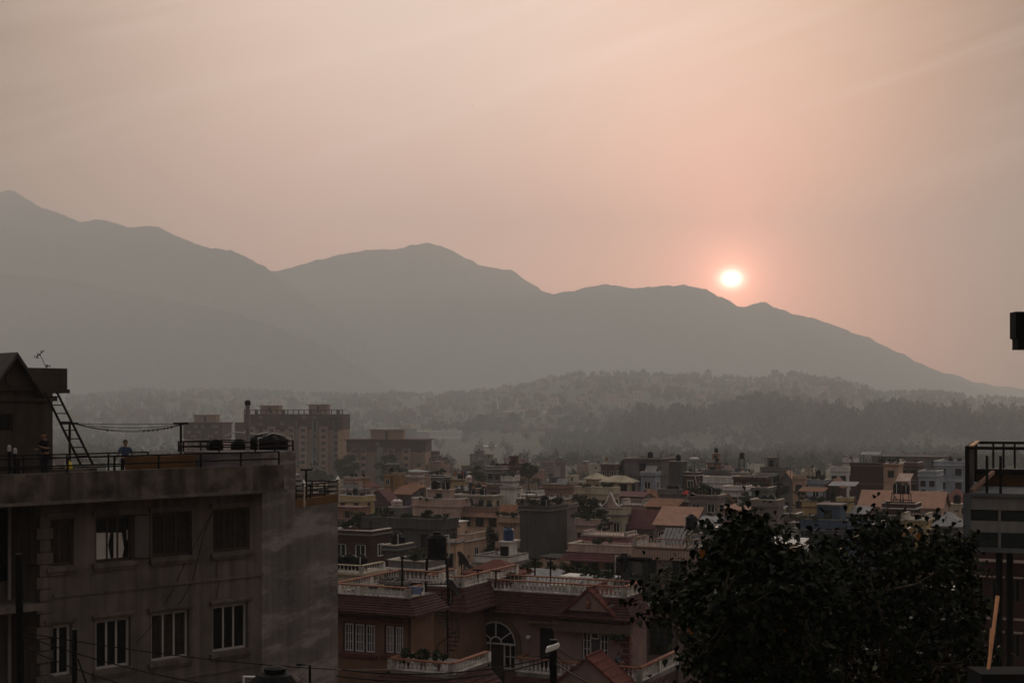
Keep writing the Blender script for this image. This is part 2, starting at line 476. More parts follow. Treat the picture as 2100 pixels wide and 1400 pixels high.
def skirt(parent, x0, x1, y0, y1, zt, zb, out, name='tiled_skirt_roof', mat_=None, left=True, rows=7):
    """sloping tiled apron round the top of a house, in stepped courses"""
    mb = MB()
    for r in range(rows):
        a, b = r / rows, (r + 1) / rows
        oa, ob = out * a, out * b
        za, zb_ = zt + (zb - zt) * a, zt + (zb - zt) * b
        th = .075
        # front, right side, left side
        P = [(x0 - oa, y0 - oa), (x1 + oa, y0 - oa), (x1 + oa, y1), (x1 + ob, y1), (x1 + ob, y0 - ob), (x0 - ob, y0 - ob)]
        mb.add([(P[0][0], P[0][1], za + .02), (P[1][0], P[1][1], za + .02), (P[4][0], P[4][1], zb_ + th), (P[5][0], P[5][1], zb_ + th), (P[4][0], P[4][1], zb_ - .01), (P[5][0], P[5][1], zb_ - .01)],
               [(3, 2, 1, 0), (5, 4, 2, 3)])
        mb.add([(P[1][0], P[1][1], za + .02), (P[2][0], P[2][1], za + .02), (P[3][0], P[3][1], zb_ + th), (P[4][0], P[4][1], zb_ + th), (P[3][0], P[3][1], zb_ - .01), (P[4][0], P[4][1], zb_ - .01)],
               [(3, 2, 1, 0), (5, 4, 3, 2)][:1] + [(3, 2, 4, 5)])
        if left:
            mb.add([(P[0][0], P[0][1], za + .02), (x0 - oa, y1, za + .02), (x0 - ob, y1, zb_ + th), (P[5][0], P[5][1], zb_ + th), (x0 - ob, y1, zb_ - .01), (P[5][0], P[5][1], zb_ - .01)],
                   [(0, 1, 2, 3), (3, 2, 4, 5)])
    # soffit
    mb.add([(x0 - out, y0 - out, zb - .02), (x1 + out, y0 - out, zb - .02), (x1 + out, y1, zb - .02), (x0 - out, y1, zb - .02)], [(3, 2, 1, 0)])
    return mb.build(name, mat_ or TILES, parent)
def rail(parent, pts, h, rails=(1.0, .5), r=.03, posts=1.6, mat_=None, name='railing'):
    mb = MB()
    for a, b in zip(pts[:-1], pts[1:]):
        a, b = Vector(a), Vector(b); Lg = (b - a).length
        for k in rails: mb.bar(a + Vector((0, 0, h * k)), b + Vector((0, 0, h * k)), r * 2)
        n = max(round(Lg / posts), 1)
        for i in range(n + 1):
            p = a.lerp(b, i / n); mb.bar(p, p + Vector((0, 0, h)), r * 2)
    return mb.build(name, mat_ or STEEL, parent)

# --- repeated roof things
def tank_meshes():
    b = MB().lathe([(.50, 0), (.52, .05), (.50, .10), (.52, .15), (.50, .32), (.52, .36), (.50, .40), (.50, .60), (.52, .64), (.50, .68), (.50, .90), (.52, .95), (.50, 1.0), (.36, 1.14), (.20, 1.18), (.20, 1.20)], 16)
    lid = MB().lathe([(.22, 1.19), (.23, 1.26), (.12, 1.30)], 12)
    pipe = MB().tube([(.30, 0, 1.08), (.62, 0, 1.10), (.64, 0, .6), (.64, 0, 0)], .03, 5)
    out = []
    for q, nm in ((b, 'tank_body'), (lid, 'lid'), (pipe, 'pipe')):
        m = q.mesh(nm); out.append(m)
    return out
TB, TL, TP = tank_meshes()
for q, mm in ((TB, BLACK), (TL, BLACK), (TP, WHITEF)): q.materials.append(mm)
TBW = TB.copy(); TBW.materials.clear()
_striped = bpy.data.materials.new('brown_white_stripes'); _striped.use_nodes = True
_t = _striped.node_tree; _tc = N(_t, 'ShaderNodeTexCoord'); _s = N(_t, 'ShaderNodeSeparateXYZ'); L(_t, _tc.outputs['Object'], _s.inputs[0])
L(_t, ramp(_t, math_n(_t, 'FRACT', math_n(_t, 'MULTIPLY', _s.outputs[2], 3.2)), [(.0, (.16, .06, .05)), (.55, (.55, .5, .48))], 'CONSTANT'), _t.nodes['Principled BSDF'].inputs[0])
_t.nodes['Principled BSDF'].inputs['Roughness'].default_value = .4
TBW.materials.append(_striped)
TLW = bpy.data.meshes.new('lid')
_q = MB().lathe([(.52, .96), (.40, 1.12), (.22, 1.19), (.23, 1.27), (.10, 1.31)], 14); TLW.from_pydata(_q.v, [], _q.f); TLW.materials.append(mat('white_lid', (.8, .78, .76), .1, .35))
BLUE = mat('blue_plastic', (.03, .05, .12), .2, .4)
TBB = TB.copy(); TBB.materials.clear(); TBB.materials.append(BLUE)
_ntank = 0
def tank(loc, label, s=1.0, kind='black', stand=0, group='water tanks on the roofs'):
    label = ' '.join(label.split()[:16])
    loc = Vector(loc)
    if stand:
        st = MB()
        for a, b in ((-1, -1), (1, -1), (1, 1), (-1, 1)):
            st.bar((a * .62 * s, b * .62 * s, 0), (a * .5 * s, b * .5 * s, stand), .08)
        for zz in (stand * .5, stand - .03):
            for p, q in (((-1, -1), (1, -1)), ((1, -1), (1, 1)), ((1, 1), (-1, 1)), ((-1, 1), (-1, -1))):
                st.bar((p[0] * .56 * s, p[1] * .56 * s, zz), (q[0] * .56 * s, q[1] * .56 * s, zz), .06)
        st.box(-.56 * s, .56 * s, -.56 * s, .56 * s, stand - .01, stand + .03)
        o = st.build('tank_stand', STEEL, None, loc)
        tag(o, ' '.join(('steel stand under the ' + label).split()[:16]), 'stand', 'steel stands under water tanks')
        loc = loc + Vector((0, 0, stand + .032))
    e = empty('water_tank', loc, rnd.uniform(0, 6), label=label, cat='water tank', group=group)
    e.scale = (s, s, s)
    link('tank_body', {'black': TB, 'striped': TBW, 'blue': TBB}[kind], e); link('lid', TLW if kind == 'striped' else TL, e); link('pipe', TP, e)
    return e
def leaf_cloud(center_pts, n, size, rng, spread, squash=.8, flat=.5):
    """many small tilted leaf faces scattered in clumps; returns V,Q arrays"""
    c = np.array(center_pts)
    idx = rng.integers(0, len(c), n)
    d = rng.normal(size=(n, 3)); d /= np.linalg.norm(d, axis=1)[:, None] + 1e-9
    rad = spread * (rng.random(n) ** .45)[:, None]
    p = c[idx] + d * rad * np.array([1, 1, squash])
    a = rng.normal(size=(n, 3)); a /= np.linalg.norm(a, axis=1)[:, None]
    b = np.cross(a, rng.normal(size=(n, 3))); b /= np.linalg.norm(b, axis=1)[:, None] + 1e-9
    s = size * (.6 + .8 * rng.random(n))[:, None]
    V = np.stack([p - a * s, p + b * s * flat, p + a * s, p - b * s * flat], 1).reshape(-1, 3)
    return V, np.arange(4 * n).reshape(-1, 4)
NR = np.random.default_rng(3)
LEAF = mat('foliage', (.030, .042, .018), .5, .7, 1.5)
LEAF2 = mat('foliage_dusty', (.060, .062, .032), .5, .8, 1.0, col2=(.035, .032, .02))
BARK = mat('bark', (.06, .045, .032), .4, .95, 3)
POTC = mat('clay_pot', (.16, .06, .035), .3, .8)
_plants = []
for k in range(3):
    V, Q = leaf_cloud(NR.normal(size=(7, 3)) * [.22, .22, .16] + [0, 0, .62], 240, .11, NR, .22)
    _plants.append(np_mesh('leaves', V, Q, LEAF if k else LEAF2))
_pot = MB().lathe([(.12, 0), (.17, .28), (.19, .28), (.19, .33), (.13, .33)], 10).mesh('pot'); _pot.materials.append(POTC)
_stem = MB().tube([(0, 0, .3), (.02, 0, .6)], .015, 4).mesh('stem'); _stem.materials.append(BARK)
def plant(loc, label, s=1.0, k=0):
    label = ' '.join(label.split()[:16])
    e = empty('potted_plant', loc, rnd.uniform(0, 6), label=label, cat='potted plant', group='potted plants on the terraces')
    e.scale = (s, s, s)
    link('pot', _pot, e); link('leaves', _plants[k % 3], e); link('stem', _stem, e)
    return e
def dish(loc, rz, label, s=1.0, tilt=50):
    e = empty('satellite_dish', loc, rz, label=label, cat='satellite dish', group='satellite dishes on the roofs')
    e.scale = (s, s, s)
    n = 16; V = []; Fc = []
    for i in range(5):
        r = .55 * (i + .02) / 4
        for k in range(n): V.append((r * math.cos(6.2832 * k / n), r * math.sin(6.2832 * k / n), r * r * .45))
    for i in range(4):
        for k in range(n): Fc.append((i * n + k, i * n + (k + 1) % n, (i + 1) * n + (k + 1) % n, (i + 1) * n + k))
    Mx = Matrix.Translation((0, 0, .75)) @ Matrix.Rotation(R(tilt), 4, 'X')
    m = MB(); m.add([Mx @ Vector(p) for p in V], Fc); m.add([Mx @ (Vector(p) - Vector((0, 0, .02))) for p in V], [f[::-1] for f in Fc])
    m.build('reflector', STEEL, e)
    MB().tube([(0, 0, 0), (0, 0, .75)], .03, 6).build('mast', STEEL, e)
    m = MB(); tip = Mx @ Vector((0, 0, .5))
    for k in (0, 5, 11): m.bar(Mx @ Vector((.5 * math.cos(6.28 * k / 16), .5 * math.sin(6.28 * k / 16), .11)), tip, .015)
    m.add([tip + Vector(q) * .05 for q in ((-1, -1, -1), (1, -1, -1), (1, 1, -1), (-1, 1, -1), (0, 0, 1.5))], [(3, 2, 1, 0), (0, 1, 4), (1, 2, 4), (2, 3, 4), (3, 0, 4)])
    m.build('feed_arm', STEEL, e)
    return e
def tpole(px, pyb, pyt, D, label, arm=.55, rz=-25, w=.07):
    p = W(px, pyb, D); h = (pyb - pyt) / F * D
    e = empty('line_post', p, R(rz), label=label, cat='post', group='T shaped clothes line posts')
    MB().tube([(0, 0, 0), (0, 0, h)], w / 2, 6).build('post', STEEL, e)
    MB().bar((-arm, 0, h), (arm, 0, h), w * .8).build('crossbar', STEEL, e)
    return e
def cable(pts, sag, r, label, n=24, group='overhead cables'):
    """one cable sagging between the given world points"""
    P = []
    for a, b in zip(pts[:-1], pts[1:]):
        a, b = Vector(a), Vector(b)
        for i in range(n):
            u = i / n; P.append(a.lerp(b, u) - Vector((0, 0, sag * 4 * u * (1 - u))))
    P.append(Vector(pts[-1]))
    return tag(MB().tube(P, r, 5).build('cable', BLACK), label, 'cable', group)
# ---------------------------------------------------------------- the big grey building on the left
PL = mat('stained_plaster', (.125, .105, .094), .45, .9, .55, .6, bump=.25, col2=(.07, .06, .055))
PLP = mat('mouldy_parapet', (.115, .095, .082), .4, .9, 1.4, .95, bump=.4, col2=(.02, .02, .018))
PLS = mat('patched_side_wall', (.125, .112, .11), .5, .95, .35, .35, bump=.4, spot=.12, hband=.75, col2=(.075, .066, .07))
BR = mat('brown_frame', (.045, .032, .026), .25, .6)
LIL = mat('grey_white_frame', (.30, .28, .27), .2, .5)
CURT = mat('pale_curtain', (.45, .43, .40), .15, .9, 4)
CURD = mat('dark_curtain', (.045, .036, .032), .5, .9, 5)
OCH = mat('ochre_wall', (.105, .052, .020), .3, .85, 1)
A = Frame(537, 50, 47)
lb = A.root('apartment_building', 'large grey stained concrete apartment building on the left with four windows per floor', 'building')
rows = [(1063, 1160, [(101, 151), (196, 272), (312, 394), (437, 512)]), (1272, 1372, [(99, 147), (196, 268), (310, 388), (436, 508)])]
ztop = [np.mean([A.z(512, 1037), A.z(101, 1068)]), np.mean([A.z(508, 1228), A.z(99, 1290)])]
zbot = [np.mean([A.z(512, 1128), A.z(101, 1160)]), np.mean([A.z(508, 1320), A.z(99, 1398)])]
xL = A.x(84); zpb = A.z(537, 1004, -.7); zpt = A.z(555, 953, -.8); zdeck = zpb + .25
ops = []
for (t0, b0, cols), zt, zb in zip(rows, ztop, zbot):
    for a, b in cols: ops.append((A.x(a), A.x(b), zb, zt))
for k in (1, 2, 3):
    for a, b in rows[1][2]: ops.append((A.x(a), A.x(b), zbot[1] - 3.15 * k, ztop[1] - 3.15 * k))
ops = [o for o in ops if o[2] > .3]
w = wall_open(MB(), xL, 0, 0, zpb, ops, 0, .22)
sx, sy = .906, .421
S1, S2 = 2.62, 6.27
ztop_st = 20 - (926 - 835) / F * 51
zlow = A.z(650, 1036, 1.5)
zlow = 20 - (1037 - 835) / F * 53.6
# blank side walls, upper stair block and lower step
w2 = MB().plan([(0.001, .02), (S1 * sx, S1 * sy), (S1 * sx - 1.2, S1 * sy + 3.0), (-1.2, 3.0)], 0, ztop_st)
w2.plan([(S1 * sx, S1 * sy), (S2 * sx, S2 * sy), (S2 * sx - 2.5, 7.5), (S1 * sx - 2.4, 6)], 0, zlow)
w2.build('side_wall', PLS, lb)
wl = wall_open(MB(), -16, xL, 0, zpb, [], 1.5)
wl.add([(xL, 0, 0), (xL, 1.5, 0), (xL, 1.5, zpb), (xL, 0, zpb)], [(0, 1, 2, 3)])
w.add(wl.v, wl.f)
w.box(-16, -1.21, 8.8, 9, 0, zpb)
w.build('front_wall', PL, lb)
# quoins, string courses, ledges
q = MB(); zq = zpb - .5; k = 0
while zq > 9:
    q.box(xL - .06 - (.10 if k % 2 else 0), xL + .30 + (.08 if k % 2 else 0), -.05, .3, zq - .34, zq); zq -= .38; k += 1
q.build('quoins', PL, lb)
m = MB()
zs_ = A.z(537, 1177)
for kk in range(4): m.box(xL + .4, .04, -.045, .1, zs_ - 3.15 * kk - .05, zs_ - 3.15 * kk + .05)
for kk in range(3): m.box(-16, xL - .1, -.35, 1.5, A.z(60, 1243, 0) - 3.15 * kk - .1, A.z(60, 1243, 0) - 3.15 * kk + .08)
m.build('string_course', PL, lb)
# roof slab and parapet, overhanging
par = MB()
par.box(-17, .35, -.8, -.62, zpb, zpt); par.box(.17, .35, -.62, .1, zpb, zpt)
par.box(-17, .05, -.62, 9, zpb + .05, zdeck)
par.box(-17, -1.2, 8.85, 9, zdeck, zpt - .35)
par.build('parapet', PLP, lb)
MB().box(-17, .42, -.87, -.3, zpb - .1, zpb - .002).build('cornice', PL, lb)
for i, o_ in enumerate(ops):
    x0, x1, z0, z1 = o_
    row = 0 if i < 4 else 1
    col = i % 4
    sty = BR if row == 0 else LIL
    tri = col > 0
    wo_ = window(lb, x0 + .01, x1 - .01, z0 + .01, z1 - .01, .19, 3 if tri else 2, 1, .085, sty, d=.08)
    e = x1 - x0
    MB().box(x0 - .14, x1 + .14, -.13, .0, z1 + .10, z1 + .19).box(x0 - .10, x1 + .10, -.07, 0, z1 + .02, z1 + .10).build('hood', PL, wo_, (-x0 - .01, -.19, -z0 - .01))
    sl = MB().box(x0 - .12, x1 + .12, -.12, .05, z0 - .16, z0 - .02).box(x0 - .07, x1 + .07, -.07, 0, z0 - .26, z0 - .16).build('sill', PL, wo_)
    sl.location = (-x0 - .01, -.19, -z0 - .01)
    # curtains behind the glass show as pale or dark cloth
    if i in (1,):
        cu = MB()
        h = z1 - z0
        cu.prism([(.08, .02), (.62, .02), (.52, .35 * h), (.60, .62 * h), (.08, .64 * h)], -.052, -.05)
        cu.prism([(.72, .02), (1.02, .02), (1.10, .25 * h), (1.02, .60 * h), (.72, .62 * h)], -.052, -.05)
        cu.prism([(1.2, .42 * h), (1.5, .66 * h), (1.2, .66 * h)], -.052, -.05)
        cu.build('curtain', CURT, wo_)
        sh = MB(); 
        for a, b, c, d in ((0, .05, 0, h), (.50, .55, 0, h), (.05, .5, 0, .06), (.05, .5, h - .06, h)): sh.box(a, b, 0, .04, c, d)
        s_ = sh.build('open_casement', BR, wo_); s_.location = (e - .02, -.25, 0); s_.rotation_euler.z = R(-32)
        pn = MB().box(.04, .51, .012, .02, .05, h - .05).build('pane', mat('pale_glass', (.11, .10, .095), .2, .3), s_)  # pane in a paler tone than the other glass
    elif i % 3 == 0 or i == 2:
        cu = MB(); n_ = 26
        for k in range(n_):
            xa = .08 + (e - .2) * k / n_
            cu.box(xa, xa + (e - .2) / n_ * .55, -.056, -.053 + .001 * (k % 2), .08, z1 - z0 - .1)
        cu.build('curtain', CURD, wo_)
# drain pipe and dark conduit on the recessed part
MB().tube([(A.x(18, 1.4), 1.35, 1), (A.x(18, 1.4), 1.35, zpb)], .06, 8).build('drain_pipe', LIL, lb)
MB().box(A.x(-60, 1.5), A.x(14, 1.5), 1.42, 1.5, A.z(10, 1190, 1.5), A.z(10, 1045, 1.5)).build('balcony_door', GLASS, lb)
# loose wires hanging on the plaster
wr = MB()
def fp(px, py, y=-.03): return (A.x(px, y), y, A.z(px, py, y))
wr.tube([fp(436, 1052), fp(418, 1095), fp(395, 1190), fp(372, 1232), fp(345, 1262)], .012, 4)
wr.tube([fp(436, 1048), fp(398, 1120), fp(372, 1170), fp(352, 1215), fp(305, 1290), fp(278, 1318)], .010, 4)
wr.tube([fp(446, 1150), fp(443, 1175), fp(450, 1195), fp(443, 1225)], .010, 4)
wr.build('wall_wires', BLACK, lb)
# lower terrace on the step: ochre parapet
def at(px, D): return
oc = MB()
pA = Vector((S1 * sx, S1 * sy)); pB = Vector((S2 * sx, S2 * sy)); pC = Vector((S2 * sx - 2.5, 7.5)); pD = Vector((S1 * sx - 2.4, 6))
for a, b in ((pA, pB), (pB, pC), (pC, pD)): oc.bar((a.x - .05, a.y + .05, zlow + .15), (b.x - .05, b.y + .05, zlow + .15), .14, .30)
oc.build('terrace_parapet', OCH, lb)
oc = MB().box(-3.6, -1.25, 2.2, 3.0, zdeck, A.z(450, 931, 2.2)); oc.build('ochre_roof_wall', OCH, lb)
# roof rails
rail(lb, [(-16, -.71, zpt), (.2, -.71, zpt)], A.z(558, 926, -.7) - zpt, (1, .45), .025, 1.62)
rail(lb, [(-9.6, 5, zdeck), (-1.4, 5, zdeck)], .95, (1, .5), .025, 1.7)
rail(lb, [(-1.35, 3.1, ztop_st), (-1.35, 2.8, ztop_st), (-.1, .25, ztop_st), (S1 * sx - .05, S1 * sy + .1, ztop_st), (S1 * sx - 1.3, S1 * sy + 2.8, ztop_st), (-1.35, 3.1, ztop_st)], .36, (1, .5), .022, 1.3)
o = rail(lb, [(pA.x, pA.y, zlow + .3), (pB.x, pB.y, zlow + .3), (pC.x, pC.y, zlow + .3), (pD.x, pD.y, zlow + .3)], .50, (1, .6, .25), .022, 1.1)
for p in (Vector((pA.x + .6, pA.y + .3)), pB):
    fin = MB(); fin.lathe([(.07, 0), (.07, .75), (.10, .78), (.05, .82), (.09, .88), (.05, .95), (.01, 1.02)], 8, (p.x, p.y, zlow))
    fin.build('rail_finial', mat('polished_steel', (.5, .48, .45), .1, .25, metal=.9), o)
# room on the left end of the roof
B = Frame(108, 52.5, 47)
rm = B.root('rooftop_room', 'dark gabled stair room with a small window on the left roof edge behind the ladder', 'rooftop room')
zc = B.z(108, 803)
PLD = mat('dark_plaster', (.055, .045, .036), .4, .9, .7, .5)  # darker plaster tone for the roof room, blotched and streaked
op = (B.x(-30), B.x(27), B.z(27, 884), B.z(27, 848))
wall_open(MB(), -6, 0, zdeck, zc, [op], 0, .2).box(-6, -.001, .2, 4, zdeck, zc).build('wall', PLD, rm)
window(rm, op[0], op[1], op[2], op[3], .16, 2, 1, .05, BR)
MB().box(-6.3, .12, -.12, 4, zc - .35, zc - .2).build('lintel', PLD, rm)
xp, ze = B.x(35, -.5), zc + .02
zpk = B.z(35, 722, -.5); hw = B.x(87, -.5) - xp
g = MB(); g.prism([(xp - hw, ze), (xp + hw, ze), (xp, zpk - .15)], -.15, 3); gb = g.build('gable', PLD, rm)
rf = MB()
for s in (-1, 1):
    rf.add([(xp, -.55, zpk), (xp + s * hw * 1.08, -.55, ze - .1), (xp + s * hw * 1.08, 3.2, ze - .1), (xp, 3.2, zpk),
            (xp, -.55, zpk - .16), (xp + s * hw * 1.08, -.55, ze - .26), (xp + s * hw * 1.08, 3.2, ze - .26), (xp, 3.2, zpk - .16)],
           [(0, 1, 2, 3), (7, 6, 5, 4), (0, 4, 5, 1), (1, 5, 6, 2), (2, 6, 7, 3), (3, 7, 4, 0)])
rf.build('roof', mat('dark_tin', (.05, .042, .04), .4, .7, 2), rm)
MB().lathe([(.28, 0), (.30, .02), (.30, .05), (.28, .05)], 16).build('round_vent', BR, rm, (xp, -.2, ze + .45)).rotation_euler.x = R(90)
cx0, cx1 = B.x(88, .2), B.x(138, .2)
MB().box(cx0 - 1.2, cx1, .2, 1.7, B.z(120, 802, .2), B.z(120, 755, .2)).box(cx0 - 1.3, cx1 + .06, .12, 1.78, B.z(120, 806, .2), B.z(120, 799, .2) + .02).build('water_trough', PLD, rm)
p0 = B.world(B.x(95, .3), .3, B.z(95, 755, .3))
w_ = empty('rooftop_weed', p0, 0, label='small dry weed sprouting on top of the stair room box', cat='weed')
MB().tube([(0, 0, 0), (-.12, 0, .28), (-.24, 0, .5)], .012, 4).tube([(0, 0, 0), (.06, 0, .1)], .01, 4).build('stem', BARK, w_)
V, Q = leaf_cloud([(-.26, 0, .5), (-.38, 0, .42), (-.2, 0, .6), (.08, 0, .1)], 40, .05, NR, .09)
link('leaves', np_mesh('leaves', V, Q, LEAF), w_)
# ladder
la = W(104, 803, 51.6); lc = W(178, 952, 50.6)
l_ = empty('ladder', lc, 0, label='long black steel ladder leaning on the stair room roof', cat='ladder')
a, b = la - lc, Vector((0, 0, 0))
off = Vector((.40, .1, 0))
m = MB(); m.bar(a - off / 2, b - off / 2, .06).bar(a + off / 2, b + off / 2, .06); m.build('side_rails', STEEL, l_)
for k in range(8):
    c_ = a.lerp(b, (k + .6) / 8.6); MB().bar(c_ - off / 2, c_ + off / 2, .04).build('rung', STEEL, l_)
tp1 = tpole(143, 962, 868, 50.5, 'black T shaped line post behind the ladder', .3, 0, .09)
tp2 = tpole(371, 962, 868, 51.5, 'tall black T shaped line post at the middle of the grey roof', .27, 0, .09)
tpole(628, 1036, 963, 53.5, 'black T shaped post on the ochre terrace of the grey building', .22, 0, .09)
for k, (s_, dy) in enumerate(((.03, 0), (.16, -3), (.26, 4), (.30, 8))):
    cable([W(150, 868, 50.5 + k * .08), W(384, 868 + 0, 51.5 + k * .08)], s_, .011, ('topmost taut', 'slightly sagging', 'deeply sagging', 'lowest sagging')[k] + ' clothes line between the two posts on the grey roof', 18, 'clothes lines on the grey roof')
ORDP = iter('first second third fourth fifth sixth seventh eighth'.split())
for u in (.3, .62, .66, .7, .74, .8, .83, .86):
    p = W(150 + 234 * u, 868, 50.6 + u) - Vector((0, 0, .26 * 4 * u * (1 - u))); pg = MB().box(p.x - .015, p.x + .015, p.y - .01, p.y + .01, p.z - .07, p.z + .02)
    tag(pg.build('clothes_peg', BLACK), next(ORDP) + ' dark clothes peg from the left on the sagging line over the grey roof', 'clothes peg', 'clothes pegs on the sagging line')
# pipe chimney
pp = W(508, 926, 51.8)
e = empty('vent_pipe', pp, 0, label='tall grey vent pipe standing among the black tanks on the grey building', cat='pipe')
MB().tube([(0, 0, -.4), (0, 0, 1.72)], .085, 10).build('pipe', mat('grey_pvc', (.22, .20, .20), .3, .6, 2), e)
MB().lathe([(.10, 1.70), (.11, 1.74), (.11, 1.84), (.06, 1.88)], 10).build('cap', BR, e)
for k, (px, t_) in enumerate(((490, 'leftmost'), (531, 'second'), (552, 'third'), (570, 'rightmost'))):
    tank(W(px, 928, 53.5 + (k % 2) * .5) - Vector((0, 0, .28)), t_ + ' of the four black tanks on top of the grey building', .78 if k else .62)
rp = MB()
for a_, b_, c_ in (((462, 895), (480, 886), (516, 889)), ((500, 885), (528, 891), (552, 886)), ((545, 893), (560, 888), (585, 893))):
    rp.tube([W(*a_, 53), W(*b_, 52.9), W(*c_, 53)], .03, 5)
tag(rp.build('tank_hoses', CURT), 'pale bent hoses lying over the black roof tanks', 'hose')
dr = MB().lathe([(.26, 0), (.28, .02), (.28, .5), (.26, .52)], 16).build('drum', BLACK, None, W(437, 915, 53)); dr.rotation_euler = (R(90), 0, R(25))
tag(dr, 'black drum lying on its side behind the roof rail', 'drum')
# dark posts at the left end of the roof rail
for px, ty, lab in ((19, 912, 'short dark post with a pale top at the far left roof edge'), (31, 918, 'dark rounded post beside the pale topped one at the roof edge')):
    p = W(px, 966, 46.5); h = (966 - ty) / F * 46.5
    e = empty('roof_post', p - Vector((0, 0, .0)), 0, label=lab, cat='post')
    MB().tube([(0, 0, -.1), (0, 0, h * .75)], .06, 8).build('post', BLACK, e)
    MB().lathe([(.06, h * .75), (.07, h * .8), (.06, h * .95), (.02, h)], 8).build('cap', LIL, e)
yb = W(142, 960, 49.5)
e = empty('yellow_bag', yb, 0, label='yellow plastic bag hanging on the rail post by the ladder foot', cat='bag')
YEL = mat('yellow_plastic', (.55, .40, .03), .3, .5, 4)
MB().lathe([(.06, -.05), (.12, .02), (.11, .12), (.05, .22), (.02, .24)], 9).build('bag', YEL, e)
MB().tube([(-.03, 0, .22), (0, 0, .30), (.03, 0, .22)], .008, 4).build('handle', YEL, e)
# two black tanks low in front
for px, py, D, s_, lab in ((564, 1420, 36, 1.25, 'big black water tank with pale lid straps at the bottom left edge'), (500, 1412, 37, .9, 'small black tank left of the big tank at the bottom edge')):
    tank(W(px, py, D) - Vector((0, 0, .95)), lab, s_)
rb = W(565, 1440, 36)
r_ = empty('low_building', (rb.x - 1, 36, 0), 0, label='dark low roof below the two black tanks at the bottom edge', cat='building')
zr_ = CZ - (1420 - 835) / F * 36 - .95
MB().box(-3, 2.4, -2, 3, 0, zr_ - .01).build('wall', CONCD, r_)
MB().box(-3.1, 2.5, -2.1, 3.1, zr_ - .3, zr_ - .015).build('roof_slab', CONCD, r_)
e = empty('bent_pipe', W(637, 1440, 36), 0, label='black bent pipe beside the low black tanks', cat='pipe')
MB().tube([(0, 0, -1), (-.02, 0, .95), (-.35, 0, .97)], .035, 6).build('pipe', BLACK, e)
# poles in front of the grey building
for px, py, D, r, lab in ((153, 1290, 33, .075, 'dark round pole in front of the narrow lower window'), (38, 1135, 31, .10, 'tall dark leaning pole at the left edge')):
    p = W(px, py, D)
    e = empty('utility_pole', (p.x, p.y, 0), 0, label=lab, cat='pole')
    MB().tube([(.25 if D == 31 else 0, 0, 0), (0, 0, p.z)], r * 1.25, 8, r * .8).build('pole', BLACK, e)
# ---------------------------------------------------------------- the two villas in the middle
OR1 = mat('terracotta_wall', (.16, .092, .066), .25, .85, .8, .2)
PK1 = mat('dusty_pink_wall', (.21, .14, .125), .25, .85, .8, .2)
MAR = mat('maroon_trim', (.10, .035, .03), .3, .8, 3)
ARCH = mat('brown_arch_trim', (.10, .07, .05), .3, .8, 3)
DOOR = mat('dark_door', (.010, .010, .010), .3, .6)
def gable(parent, xc, hw, ze, zp, y0, y1, wallm, roofm, over=.18, nm='gable'):
    """small pitched dormer facing front: tympanum and two roof slopes"""
    g = MB().prism([(xc - hw, ze), (xc + hw, ze), (xc, zp)], y0 + .12, y1).build(nm, wallm, parent)
    r = MB()
    for s in (-1, 1):
        n = 6
        for k in range(n):
            a, b = k / n, (k + 1) / n
            xa, xb = xc + s * (hw + over) * a, xc + s * (hw + over) * b
            H = zp - ze + .16
            za, zb = zp + .16 - H * a * (hw + over) / hw, zp + .16 - H * b * (hw + over) / hw
            r.add([(xa, y0, za + .01), (xb, y0, zb + .05), (xb, y1, zb + .05), (xa, y1, za + .01), (xa, y0, za - .11), (xb, y0, zb - .11), (xb, y1, zb - .11), (xa, y1, za - .11)],
                  [(0, 1, 2, 3), (7, 6, 5, 4), (0, 4, 5, 1), (1, 5, 6, 2), (2, 6, 7, 3)])
    r.bar((xc, y0 - .02, zp + .2), (xc, y1, zp + .2), .14, .1)
    r.build(nm + '_roof', roofm, parent)
    return g
G = Frame(1289, 77, -25.6)
f2 = G.root('pink_villa', 'dusty pink villa with an arched window, white balustrades and maroon tiled roof skirt', 'house')
xl = G.x(955); D2 = G.y(1326)
ze = G.z(1289, 1272); zt_ = G.zx(1226, -.3, .4)
zf = G.z(1289, 1385)                       # balcony floor
op_arch = (G.x(978), G.x(1058), zf - 1.2, G.z(1018, 1318))
op_door = (G.x(1106), G.x(1136), zf, G.z(1120, 1287))
op_win = (G.x(1193), G.x(1246), G.z(1220, 1352), G.z(1220, 1294))
w = wall_open(MB(), xl, 0, 0, ze - .05, [op_arch, op_door, op_win], 0, .28)
w.box(xl, -.001, .285, D2, 0, ze - .05)
# plaster above the arch springing is the arch infill: trim ring and dark fan glazing set proud
w.build('wall', PK1, f2)
xc = (op_arch[0] + op_arch[1]) / 2; ra = (op_arch[1] - op_arch[0]) / 2
zs = op_arch[3]; seg = 20
fan = MB(); fan.prism([(xc + ra * math.cos(math.pi * k / seg), zs + ra * math.sin(math.pi * k / seg)) for k in range(seg + 1)], -.03, .02)
aw = window(f2, op_arch[0] + .02, xc - ra * .32, op_arch[2] + .05, zs - .02, .2, 2, 4, .09, WHITEF, 'arched_window')
window(f2, xc + ra * .32, op_arch[1] - .02, zs - 1.45, zs - .02, .2, 2, 2, .09, WHITEF)
MB().box(xc - ra * .32 + .01, xc + ra * .32 - .01, .1, .26, op_arch[2], zs - .03).build('door', BR, f2)
fo = fan.build('fan_light', GLASS, f2)
bars = MB()
for k in (36, 90, 144): bars.bar((xc + ra * .3 * math.cos(R(k)), -.05, zs + ra * .3 * math.sin(R(k))), (xc + ra * math.cos(R(k)), -.05, zs + ra * math.sin(R(k))), .06, .05)
